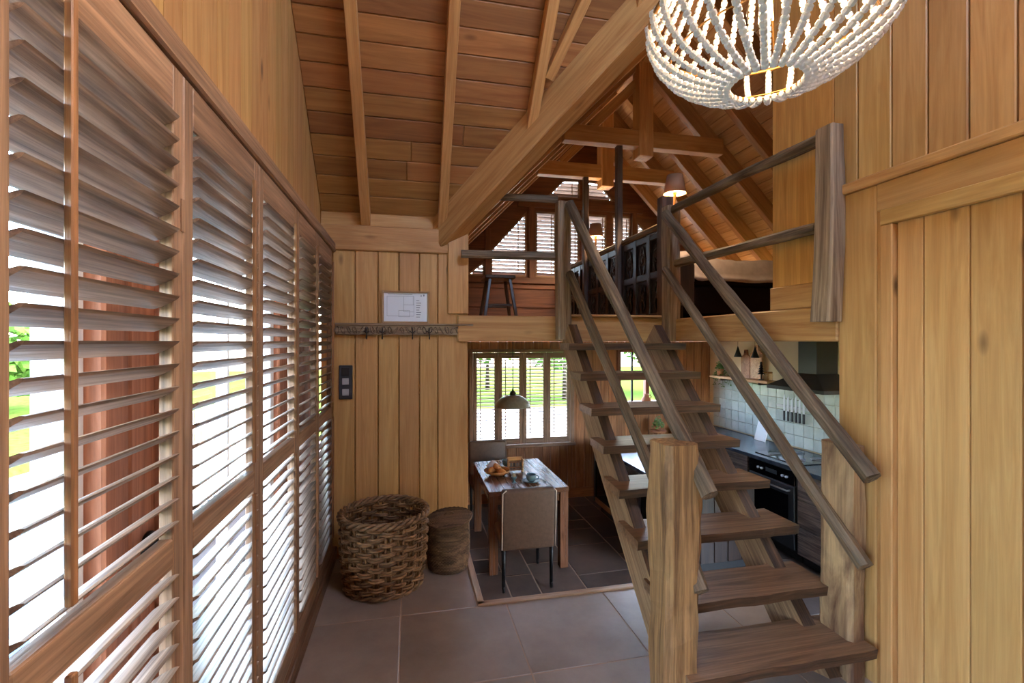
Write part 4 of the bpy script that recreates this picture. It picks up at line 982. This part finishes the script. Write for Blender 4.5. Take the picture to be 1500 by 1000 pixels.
# ================================================================== WORKTOP RUN ON THE CREAM WALL
CF, CWX = 3.60, 4.26
def cabinet(y0, y1, label):
    c = thing('base_cabinet', (CF, (y0 + y1) / 2, ZK), label, 'cabinet', 'base cabinets along the cream wall')
    ab('carcass', (CF + .025, CWX), (y0, y1), (ZK + .1, ZK + .88), WALN, c, c=.002)
    ab('plinth', (CF + .07, CWX), (y0, y1), (ZK, ZK + .1), BLACKM, c, c=.002)
    for k, (a, b) in enumerate(((.10, .36), (.365, .62), (.625, .875))):
        d = ab('drawer', (CF, CF + .025), (y0 + .003, y1 - .003), (ZK + a, ZK + b), RECL, c, c=.004, grain='y')
        ym, zm = (y0 + y1) / 2, ZK + b - .07
        MB().tube([(CF - .002, ym - .09, zm), (CF - .028, ym - .08, zm - .008), (CF - .032, ym, zm - .014), (CF - .028, ym + .08, zm - .008), (CF - .002, ym + .09, zm)], .007, 6).build('handle', IRON, d, True)
cabinet(3.06, 3.80, 'reclaimed wood drawer unit nearer than the oven'); cabinet(2.32, 3.05, 'reclaimed wood drawer unit hidden partly by the door wall')
cabinet(4.47, 5.20, 'reclaimed wood drawer unit beyond the oven'); cabinet(5.21, 5.98, 'reclaimed wood drawer unit in the corner below the small window')
wt = S(ab('trim_7', (CF - .03, CWX), (2.32, 5.98), (ZK + .88, ZK + .92), STONE, c=.004), 'x'); wt.name = 'worktop'; del wt['kind']
tag(wt, 'long dark blue stone worktop along the cream kitchen wall', 'worktop')
ov = thing('oven', (CF, 4.13, ZK), 'black built-in oven with a long steel handle below the hob', 'oven')
ab('housing', (CF + .02, CWX), (3.81, 4.46), (ZK + .1, ZK + .88), BLACKM, ov, c=.002); ab('plinth', (CF + .07, CWX), (3.81, 4.46), (ZK, ZK + .1), BLACKM, ov)
ab('control_panel', (CF - .004, CF + .02), (3.83, 4.44), (ZK + .735, ZK + .865), BLACKG, ov, c=.003)
dd = ab('oven_door', (CF - .008, CF + .02), (3.83, 4.44), (ZK + .27, ZK + .725), BLACKM, ov, c=.004)
ab('glass', (CF - .010, CF - .007), (3.90, 4.37), (ZK + .33, ZK + .63), BLACKG, dd, c=0)
MB().tube([(CF - .005, 3.88, ZK + .68), (CF - .045, 3.88, ZK + .68), (CF - .045, 4.39, ZK + .68), (CF - .005, 4.39, ZK + .68)], .009, 8).build('handle', SILVER, dd, True)
ab('warming_drawer', (CF - .004, CF + .02), (3.83, 4.44), (ZK + .12, ZK + .26), BLACKM, ov, c=.003)
for k in range(4): MB().tube([(CF - .004, 3.92 + .05 * k if k < 2 else 4.25 + .05 * (k - 2), ZK + .80), (CF - .02, 3.92 + .05 * k if k < 2 else 4.25 + .05 * (k - 2), ZK + .80)], .012, 12).build('dial', SILVER, ov, True)
ab('display', (CF - .006, CF - .003), (4.05, 4.2), (ZK + .785, ZK + .825), ANTH, ov, c=0)
hb = thing('hob', (3.9, 4.13, ZK + .92), 'black glass hob with pan supports set into the worktop', 'hob')
ab('glass_plate', (3.66, 4.18), (3.85, 4.43), (ZK + .92, ZK + .928), BLACKG, hb, c=.002)
for x in (3.79, 4.05):
    for y in (4.0, 4.28):
        MB().tube([(x + .07 * math.cos(a), y + .07 * math.sin(a), ZK + .93) for a in [2 * PI * j / 24 for j in range(24)]], .004, 5, closed=True).box((x - .09, x + .09), (y - .005, y + .005), (ZK + .929, ZK + .942)).build('pan_support', SILVER, hb)
hd = thing('extractor_hood', (4.05, 4.05, 1.0), 'black pyramid extractor hood with a tall box chimney', 'hood')
c0 = [(3.78, 3.68), (4.26, 3.68), (4.26, 4.40), (3.78, 4.40)]; c1 = [(4.0, 3.98), (4.26, 3.98), (4.26, 4.21), (4.0, 4.21)]
v = [(x, y, 1.0) for x, y in c0] + [(x, y, 1.035) for x, y in c0] + [(x, y, 1.17) for x, y in c1]
MB().add(v, [(3, 2, 1, 0), (0, 1, 5, 4), (1, 2, 6, 5), (2, 3, 7, 6), (3, 0, 4, 7), (4, 5, 9, 8), (5, 6, 10, 9), (6, 7, 11, 10), (7, 4, 8, 11), (8, 9, 10, 11)]).build('canopy', BLACKM, hd, origin=(4.02, 4.05, 1.0))
ab('chimney', (4.0, 4.26), (3.98, 4.21), (1.165, 1.502), plain('grey_black_chimney', srgb(52, 54, 58), .3, .3), hd, c=.003)
# shelf and what stands on it
sh = thing('wall_shelf', (4.16, 5.2, 1.0), 'thick oak shelf on the cream kitchen wall above the tiles', 'shelf')
ab('board', (4.06, 4.26), (4.72, 5.80), (1.005, 1.035), OAKB, sh, c=.004)
for y in (4.9, 5.6): ab('bracket', (4.1, 4.26), (y, y + .02), (.975, 1.005), IRON, sh, c=.002)
def board(y, z, w_, h_, label, mat):
    b = thing('cutting_board', (4.24, y, z), label, 'cutting board')
    pts = [(-w_ / 2, 0), (w_ / 2, 0), (w_ / 2, h_ * .74), (w_ * .2, h_ * .82), (w_ * .13, h_), (-w_ * .13, h_), (-w_ * .2, h_ * .82), (-w_ / 2, h_ * .74)]
    m = MB().prism([(y + a, z + c) for a, c in pts], 'x', 4.225, 4.25); o = m.build('blade', mat, b, origin=(4.237, y, z))
    MB().tube([(4.22, y + .012 * math.cos(a), z + h_ * .92 + .012 * math.sin(a)) for a in [2 * PI * j / 16 for j in range(16)]], .003, 5, closed=True).build('cord_loop', BLACKM, o, True)
board(5.10, 1.036, .20, .42, 'pale wooden cutting board with a handle leaning above the shelf', wood('pale_maple', srgb(220, 176, 130), srgb(190, 140, 96), .5, .2, .2, .1, .1)); board(5.29, 1.036, .16, .36, 'reddish cutting board beside the pale one', REDW)
for k, y in enumerate((5.05, 5.36)):
    t = thing('paper_cone', (4.17, y, 1.3), 'black cone ornament hanging ' + ('in front of the pale board' if k == 0 else 'beside the reddish board'), 'ornament', 'black hanging cones')
    MB().lathe([(.05, 0), (.03, .05), (.012, .11), (.003, .14)], 14, (4.17, y, 1.30)).build('cone', BLACKM, t, True, origin=(4.17, y, 1.3)); MB().tube([(4.17, y, 1.43), (4.17, y, 1.502)], .002, 5).build('string', BLACKM, t)
tr2 = thing('wooden_tree', (4.15, 4.92, 1.035), 'small dark carved tree ornament on the shelf', 'ornament')
m = MB()
for k in range(5): m.lathe([(.045 - .007 * k, .07 + .03 * k), (.012, .10 + .03 * k)], 10, (4.15, 4.92, 1.035))
m.build('tiers', WALN, tr2, origin=(4.15, 4.92, 1.035)); MB().tube([(4.15, 4.92, 1.035), (4.15, 4.92, 1.13)], .008, 8).lathe([(0, 0), (.03, 0), (.03, .01), (0, .01)], 14, (4.15, 4.92, 1.035)).build('stand', WALN, tr2)
for k, y in enumerate((4.84, 4.78)):
    g_ = thing('storage_jar', (4.15, y, 1.035), ('clear glass jar beside the tree ornament' if k == 0 else 'clear glass jar at the shelf end near the hood'), 'jar', 'glass jars on the shelf')
    MB().lathe([(0, .002), (.03, .002), (.032, .08), (.026, .09), (.024, .088), (.028, .078), (.027, .006), (0, .006)], 18, (4.15, y, 1.035)).build('glass', CLEAR, g_, True, origin=(4.15, y, 1.035)); MB().lathe([(0, .09), (.028, .09), (.028, .105), (0, .105)], 18, (4.15, y, 1.035)).build('lid', BRASS, g_, True, origin=(4.15, y, 1.035))
def plant(x, y, z, label, n, spread, drop, seed, potr=.05, poth=.09):
    p = thing('potted_plant', (x, y, z), label, 'plant'); r = random.Random(seed)
    MB().lathe([(0, .002), (potr * .75, .002), (potr, poth), (potr * .85, poth), (potr * .7, poth * .8), (0, poth * .8)], 18, (x, y, z)).build('pot', TERRA, p, True, origin=(x, y, z))
    m = MB()
    for k in range(n):
        a = r.uniform(0, 2 * PI); L = r.uniform(.4, 1) * spread; top = r.uniform(.02, .12); pts = []
        for j in range(6):
            t = j / 5; pts.append(Vector((x + math.cos(a) * L * t * .7, y + math.sin(a) * L * t, z + poth + top * math.sin(PI * min(1, t * 1.4) * .8) - drop * max(0, t - .35) ** 1.3 * r.uniform(.6, 1.4))))
        m.tube(pts, .0015, 4)
        for q in pts[1:]:
            for s in (-1, 1):
                d = Vector((math.cos(a + s * 1.1), math.sin(a + s * 1.1), r.uniform(-.4, .3))).normalized(); sd = d.orthogonal().normalized(); l = r.uniform(.022, .04)
                m.add([q, q + d * l * .5 + sd * l * .35, q + d * l + Vector((0, 0, -.004)), q + d * l * .5 - sd * l * .35, q + d * l * .5 + Vector((0, 0, .004))], [(0, 1, 4), (1, 2, 4), (2, 3, 4), (3, 0, 4)])
    tag(m.build('foliage', LEAF, p, origin=(x, y, z + poth)), kind='stuff')
plant(4.16, 5.70, 1.035, 'trailing green plant at the end of the kitchen shelf', 22, .16, .35, 3)
plant(3.45, 5.82, ZK + 1.05 - .1, 'small green plant on the corner of the far worktop', 12, .10, .02, 4, .04, .07) if False else None
# knife strip
ks = thing('knife_rack', (4.25, 4.55, .75), 'magnetic strip holding a row of black handled knives on the tiles', 'knife rack')
ab('strip', (4.238, 4.257), (4.28, 4.78), (.735, .765), SILVER, ks, c=.003)
for k in range(6):
    y = 4.38 + .055 * k; l = (.15, .17, .19, .16, .18, .2)[k]
    kn_ = MB().prism([(y - .013, .70), (y + .012, .70), (y + .012, .70 + l * .8), (y - .013, .70 + l)], 'x', 4.232, 4.236).build('knife', BLADE, ks)
    ab('knife_handle', (4.226, 4.242), (y - .011, y + .011), (.59, .70), BLACKM, kn_, c=.003)
bd = thing('white_board', (4.15, 4.95, ZK + .92), 'white cutting board with a slot handle leaning on the tiles', 'cutting board')
m = MB(); o1 = (5.02, ZK + .922); 
wbm = Matrix.Translation((4.13, 4.93, ZK + .922)) @ Matrix.Rotation(math.radians(16), 4, 'Y')
mm = MB().box((0, .012), (-.09, .09), (0, .21)).box((0, .012), (-.09, -.05), (.21, .24)).box((0, .012), (.05, .09), (.21, .24)).box((0, .012), (-.09, .09), (.24, .265))
link('slab', mm.mesh('slab'), wbm, bd, WHITE)
rp_ = thing('rolling_pin', (3.95, 3.36, ZK + .95), 'turned wooden rolling pin lying on the dark worktop', 'rolling pin')
m = MB().lathe([(0, -.19), (.012, -.185), (.014, -.14), (.009, -.12), (.026, -.11), (.026, .11), (.009, .12), (.014, .14), (.012, .185), (0, .19)], 14)
link('pin', m.mesh('pin', True), Matrix.Translation((3.86, 3.42, ZK + .947)) @ Matrix.Rotation(.5, 4, 'Z') @ Matrix.Rotation(PI / 2, 4, 'X'), rp_, OAKB)
# kitchen chair/plant stand near the far wall
ps = thing('plant_stand', (3.28, 5.80, ZK), 'slim red-brown plant stand by the far kitchen wall', 'stand')
for a in range(3):
    t = 2 * PI * a / 3; MB().tube([(3.28 + .13 * math.cos(t), 5.80 + .13 * math.sin(t), ZK), (3.28 + .05 * math.cos(t), 5.80 + .05 * math.sin(t), ZK + .92)], .012, 8).build('leg', TERRA, ps, True)
MB().lathe([(0, .90), (.11, .90), (.11, .92), (0, .92)], 20, (3.28, 5.80, ZK)).build('top', TERRA, ps, origin=(3.28, 5.8, ZK))
plant(3.28, 5.80, ZK + .92, 'bushy green plant standing on the red-brown stand', 16, .12, .08, 9, .045, .07)

# ================================================================== LOFT
# gable shutters
def gable_shutter(hs, label):
    x0, x1 = hs[0][0], hs[-1][1]
    s = thing('gable_shutter', ((x0 + x1) / 2, YF, hs[0][2]), label, 'shutter', 'louvred shutters in the loft gable')
    def top(x):
        for h in hs:
            if h[0] - 1e-6 <= x <= h[1] + 1e-6: return h[3] + (h[4] - h[3]) * (x - h[0]) / (h[1] - h[0])
    zb = hs[0][2]; pts = [(x0, zb), (x1, zb), (x1, top(x1))] + [(h[0], h[3]) for h in reversed(hs)]
    cx = sum(p[0] for p in pts) / len(pts); cz = sum(p[1] for p in pts) / len(pts)
    for a, b in zip(pts, pts[1:] + pts[:1]):
        if math.hypot(a[0] - b[0], a[1] - b[1]) < .03: continue
        mx_, mz_ = (a[0] + b[0]) / 2, (a[1] + b[1]) / 2; dx, dz = b[0] - a[0], b[1] - a[1]; l = math.hypot(dx, dz); nx, nz_ = -dz / l, dx / l
        if (cx - mx_) * nx + (cz - mz_) * nz_ < 0: nx, nz_ = -nx, -nz_
        beam('frame', (a[0] + nx * .012, YF + .02, a[1] + nz_ * .012), (b[0] + nx * .012, YF + .02, b[1] + nz_ * .012), .03, .024, SHUT, s, up=(nx, 0, nz_), c=.002)
    m = MB(); z = zb + .045; mz = max(h[3] for h in hs); mz = max(mz, max(h[4] for h in hs))
    while z < mz - .03:
        # clip the slat to where the opening is tall enough
        xs_ = [x0 + (x1 - x0) * j / 60 for j in range(61)]; ok = [x for x in xs_ if top(x) > z + .02]
        if ok and ok[-1] - ok[0] > .03:
            a = math.radians(30); hw = .03
            m.prism([(YF + .025 - hw * math.cos(a), z + hw * math.sin(a) - .003), (YF + .025 + hw * math.cos(a), z - hw * math.sin(a) - .003), (YF + .025 + hw * math.cos(a), z - hw * math.sin(a) + .003), (YF + .025 - hw * math.cos(a), z + hw * math.sin(a) + .003)], 'x', ok[0] + .01, ok[-1] - .01)
        z += .05
    tag(m.build('louvers', SLAB_LOUV, s, origin=(cx, YF, cz)), kind='stuff')
    zr_ = min(top(x0 + (x1 - x0) * .75), mz) - .05
    if zr_ - zb > .15: beam('tilt_rod', (x0 + (x1 - x0) * .75, YF - .01, zb + .04), (x0 + (x1 - x0) * .75, YF - .01, zr_), .01, .01, ROD, s, c=.001)
for grp, lb in (([0], 'tiny triangular gable shutter low in the eave corner'), ([1, 2], 'sloping gable shutter beside the tiny triangle'), ([3], 'upright gable shutter left of the stair newel'), ([4], 'upright gable shutter behind the stair newel'), ([5], 'upright gable shutter behind the bedside lamp'), ([6], 'upright gable shutter over the carved panel'), ([7, 8], 'sloping gable shutter behind the bed'), ([9, 10], 'upper gable shutter rising towards the ridge from the hall side'), ([11, 12], 'upper gable shutter falling towards the bed side')):
    gable_shutter([GH[i] for i in grp], lb)
gp = S(thing('window_7', (2.2, YF + .1, 2.3), 'x', None), 'gable window glass behind the loft shutters')
MB().add([(.7, YF + .065, 2.34), (3.7, YF + .065, 2.34), (3.7, YF + .065, 2.7), (2.6, YF + .065, 3.74), (2.0, YF + .065, 3.74), (.7, YF + .065, 2.45)], [(0, 1, 2, 3, 4, 5)]).build('pane', GLASS, gp)
# carved panels with posts
cp = thing('carved_partition', (2.03, 4.3, ZL), 'dark antique carved wood partition between landing and bed', 'partition')
PX = 2.02
bays = [(3.47, 4.22), (4.32, 5.12), (5.2, 5.8)]
for y0, y1 in bays:
    ab('panel', (PX + .012, PX + .03), (y0, y1), (ZL, 2.42), CARVED, cp, c=.002)
    n = 3; d = (y1 - y0) / n
    for k in range(n + 1): ab('panel_stile', (PX - .012, PX + .04), (y0 + d * k - .03, y0 + d * k + .03), (ZL, 2.42), CARVED, cp, c=.004)
    for z in (ZL, 2.03, 2.36): ab('panel_rail', (PX - .008, PX + .036), (y0, y1), (z, z + .06), CARVED, cp, c=.004)
    for k in range(n):
        yc = y0 + d * (k + .5); hw = d / 2 - .05; m = MB()
        for s in (-1, 1):   # scrolling leaf relief
            m.tube([(PX + .006, yc + s * hw * .8 * math.sin(t * 3.0) * (1 - t * .3), 2.06 + .28 * t) for t in [j / 16 for j in range(17)]], .009, 6)
            m.tube([(PX + .004, yc + s * (.02 + hw * .5 * (1 - j / 14)) * math.cos(j * .8), 2.22 + (.02 + .05 * (1 - j / 14)) * math.sin(j * .8)) for j in range(15)], .007, 6)
            m.tube([(PX + .004, yc + s * hw * .45 * math.sin(j * .5), 1.76 + .24 * j / 12) for j in range(13)], .007, 6)
        m.ball((PX + .006, yc, 2.22), (.012, .028, .028), 10, 6); m.ball((PX + .006, yc, 1.9), (.010, .022, .05), 10, 6)
        m.build('carving', CARVED, cp, True, origin=(PX, yc, 2.1))
rustic('top_log', (PX + .01, 3.42, 2.455), (PX + .01, 5.85, 2.455), .05, .05, RUST, cp, seg=20, amp=.004, seed=55)
DKP = wood('dark_brown_post', srgb(104, 74, 56), srgb(64, 44, 34), .55, .3, .2, .1, .4)
rustic('end_post', (2.02, 3.46, ZL), (2.02, 3.46, 2.66), .10, .10, DKP, cp, up=(0, 1, 0), seg=12, amp=.005, seed=57, round_=.12)
for y in (4.27, 5.16): rustic('tall_post', (1.995, y, ZL), (1.995, y, 3.40), .06, .06, wood('post_grey_%d' % y, srgb(96, 78, 68), srgb(60, 46, 40), .55, .3, .2, .1, .3), cp, up=(0, 1, 0), seg=14, amp=.003, seed=int(y * 10), round_=.12)
# bed
bed = thing('bed', (3.1, 4.35, ZL), 'low double bed with dark base and rumpled grey duvet', 'bed')
rbox('bed_base', (2.12, 4.05), (3.62, 4.97), (ZL + .06, ZL + .30), .02, MATT, bed); rbox('mattress', (2.12, 4.05), (3.63, 4.96), (ZL + .30, ZL + .46), .04, MATT, bed)
for x in (2.2, 3.9):
    for y in (3.7, 4.88): MB().lathe([(.02, 0), (.03, .06)], 10, (x, y, ZL)).build('foot', WALN, bed, origin=(x, y, ZL))
n = 40; v = []; f = []
for i in range(n + 1):
    for j in range(n + 1):
        a, b = i / n, j / n; x = 2.35 + 1.74 * a; y = 3.54 + 1.46 * b
        z = ZL + .52 + .03 * noise.noise(Vector((x * 3, y * 3, 1))) + .018 * noise.noise(Vector((x * 8, y * 8, 5)))
        for e_, lim in ((y - 3.62, 0), (4.97 - y, 0)):
            if e_ < .04: z -= min(.19, (.04 - e_) * 1.7 + .05 * (1 + noise.noise(Vector((x * 5, 0, 3)))) * (1 if e_ < 0 else .2))
        v.append((x, y, z))
        if i < n and j < n: k = i * (n + 1) + j; f.append((k, k + n + 1, k + n + 2, k + 1))
dv = MB().add(v, f).build('duvet', DUVET, bed, True, origin=(3.2, 4.3, ZL + .5)); md = dv.modifiers.new('thick', 'SOLIDIFY'); md.thickness = .03
for y in (3.98, 4.7):
    m = MB().ball((0, 0, 0), (.2, .32, .075), 24, 12)
    link('pillow', m.mesh('pillow', True), Matrix.Translation((2.35, y, ZL + .56)) @ Matrix.Rotation(math.radians(-14), 4, 'Y'), bed, DUVET)
def bedlamp(x, y, lab):
    ns = thing('nightstand', (x, y, ZL), 'small dark nightstand ' + lab, 'nightstand', 'nightstands beside the bed')
    ab('box', (x - .04, x + .12), (y - .09, y + .09), (ZL + .12, ZL + .46), WALN, ns, c=.004)
    for sx in (-.03, .11):
        for sy in (-.08, .08): ab('leg', (x + sx - .01, x + sx + .01), (y + sy - .01, y + sy + .01), (ZL, ZL + .12), WALN, ns)
    ab('drawer', (x + .12, x + .13), (y - .08, y + .08), (ZL + .30, ZL + .44), WALN, ns, c=.003)
    z = ZL + .46; l = thing('table_lamp', (x, y, z), 'lit brass table lamp with a copper-brown shade ' + lab, 'lamp', 'bedside lamps')
    MB().lathe([(0, 0), (.055, 0), (.05, .012), (.016, .025), (.012, .06), (.018, .10), (.010, .16), (.014, .3), (.009, .36), (.012, .56), (.016, .575)], 18, (x, y, z)).build('stem', BRASS, l, True, origin=(x, y, z))
    MB().lathe([(.090, .565), (.062, .715), (.060, .715), (.088, .565)], 32, (x, y, z), close=True).build('shade', SHADEM, l, True, origin=(x, y, z + .6))
    b = MB().ball((x, y, z + .625), (.02, .02, .028), 12, 8).build('bulb', plain('warm_bulb_' + str(round(y)), srgb(255, 220, 170), .4, 0, emit=(1, .68, .36, 1), estr=14), l, True, origin=(x, y, z + .62))
    point('lamp_light', (x, y, z + .58), 45, (1, .68, .38), .03)
bedlamp(2.10, 3.47 + .03, 'at the head of the bed near the stair newel') if False else bedlamp(2.115, 3.475, 'by the stair newel')
bedlamp(2.10, 5.11, 'beyond the bed below the gable window')
# dark stool in the eave corner
sl_ = thing('loft_stool', (.80, 4.3, ZL), 'dark splay-legged wooden stool standing in the loft eave', 'stool')
for sx, sy in ((-1, -1), (1, -1), (-1, 1), (1, 1)): beam('leg', (.80 + sx * .15, 4.3 + sy * .15, ZL), (.80 + sx * .09, 4.3 + sy * .10, ZL + .40), .028, .028, CARVED, sl_, c=.003)
ab('seat', (.66, .94), (4.16, 4.44), (ZL + .39, ZL + .42), CARVED, sl_, c=.006)
for sy in (-.12, .12): ab('stretcher', (.69, .91), (4.29 + sy, 4.31 + sy), (ZL + .14, ZL + .16), CARVED, sl_, c=.003)

# ================================================================== OUTSIDE
gb = tag(MB().prism([(-5.85, -.779), (-6.2, -.3), (-30, -.1), (-30, -.779)], 'y', -12, 30).build('grass_bank', GRASS), 'sunlit grass bank rising beyond the pond', 'grass', None, 'stuff')
gd = tag(MB().box((-30, 30), (-30, 40), (-.9, -.78)).build('meadow', GRASS), 'bright green meadow around the house', 'grass', None, 'stuff')
S(MB().box((-2.0, XL - .16), (-2.5, 8.2), (-.78, -.14)).build('terrace', DECK), 'pale terrace slab outside the shuttered windows')
dk = thing('deck', (-1.4, 2, -.14), 'grey timber deck outside the tall shutters', 'deck')
for k in range(9): ab('deck_board', (-2.0 + .135 * k + .003, -2.0 + .135 * (k + 1) - .003), (-2.4, 8.1), (-.14, -.11), DECK, dk, c=.004)
tag(MB().prism([(-5.4, -3), (-2.05, -3), (-2.05, 9), (-5.0, 10), (-5.8, 4)], 'z', -.775, -.35).build('pond', WATER), 'still pale pond beside the deck', 'pond')
REED = plain('fresh_reed', srgb(150, 170, 60), .6)
for k, (ry, rl) in enumerate(((.95, 'by the glass door'), (4.1, 'short of the picket fence'))):
    rd = thing('reed_clump', (-1.9, ry, -.11), 'clump of green reeds at the pond edge ' + rl, 'reeds', 'reeds along the deck')
    rr_ = random.Random(k)
    for j in range(14):
        x, y = -1.9 + rr_.uniform(-.08, .08), ry + rr_.uniform(-.2, .2); h = rr_.uniform(.35, .9); bx_, by_ = rr_.uniform(-.25, .25), rr_.uniform(-.25, .25)
        MB().tube([(x + bx_ * t * t, y + by_ * t * t, -.11 + h * t) for t in (0, .25, .5, .75, 1)], [.006, .006, .005, .004, .001], 4).build('reed', REED, rd)
GW = plain('white_fence_paint', srgb(226, 224, 218), .6)
fc = thing('picket_fence', (-2.0, 6.3, -.11), 'white picket fence along the deck edge beyond the shutters', 'fence')
for k in range(22): ab('picket', (-1.99, -1.97), (4.7 + .15 * k, 4.78 + .15 * k), (-.1, .85), GW, fc, c=.004)
for z in (.1, .65): ab('fence_rail', (-1.97, -1.93), (4.65, 8.0), (z, z + .08), GW, fc, c=.004)
def shrub(x, y, z, rx, rz_, n, seed, name, label, cat, mat, trunk=0):
    t = thing(name, (x, y, z), label, cat); r = random.Random(seed); m = MB()
    for k in range(n):
        a = r.uniform(0, 2 * PI); c_ = r.uniform(-1, 1); q = r.uniform(.55, 1) ; s = math.sqrt(1 - c_ * c_)
        p = Vector((x + rx * q * s * math.cos(a), y + rx * q * s * math.sin(a), z + trunk + rz_ * (1 + q * c_)))
        d = Vector((r.gauss(0, 1), r.gauss(0, 1), r.gauss(0, 1))).normalized(); e = d.orthogonal().normalized(); l = r.uniform(.10, .2) * (1 + rx * .15)
        m.add([p - d * l, p + e * l * .5, p + d * l, p - e * l * .5], [(0, 1, 2, 3)])
    tag(m.build('foliage', mat, t, origin=(x, y, z + trunk)), kind='stuff')
    MB().tube([(x, y, z), (x, y, z + trunk + rz_)], [.05 + .03 * rx, .02], 8).build('trunk', WALN, t, True, origin=(x, y, z))
for k, (x, y, rx, rz_, tr_) in enumerate(((-9.6, 3, 1.4, 1.0, .3), (-10, 6.6, 1.5, 1.1, .3), (-10, 10.2, 1.4, .9, .3), (-9.8, 14, 1.6, 1.2, .3), (-10, -.6, 1.4, 1.0, .3))):
    shrub(x, y, -.24, rx, rz_, 900, k, 'shrub', ('wide green shrub beyond the pond, ' + ('by the glass door view', 'next along the bank', 'third along the bank', 'largest on the bank', 'behind the near bank')[k]), 'shrub', HEDGE, tr_)
for k, (x, y, rx, rz_, tr_) in enumerate(((.6, 17.6, 1.7, 1.5, .8), (6.0, 17.8, 1.9, 1.6, 1.0), (3.6, 22, 2.2, 2.0, 1.2), (11, 19, 1.9, 1.5, 1.0))):
    shrub(x, y, -.78, rx, rz_, 1100, 20 + k, 'garden_tree', ('leafy garden tree outside the shuttered kitchen window', 'leafy garden tree outside the small kitchen window', 'tallest garden tree behind the house', 'garden tree farthest to the bed side')[k], 'tree', HEDGE, tr_)
tag(MB().box((-.7, 9), (6.35, 15.5), (-.78, -.74)).build('gravel_yard', plain('pale_gravel', srgb(170, 164, 156), .9, 0, .6, 40, var=.3)), 'pale gravel yard outside the kitchen windows', 'yard', None, 'stuff')
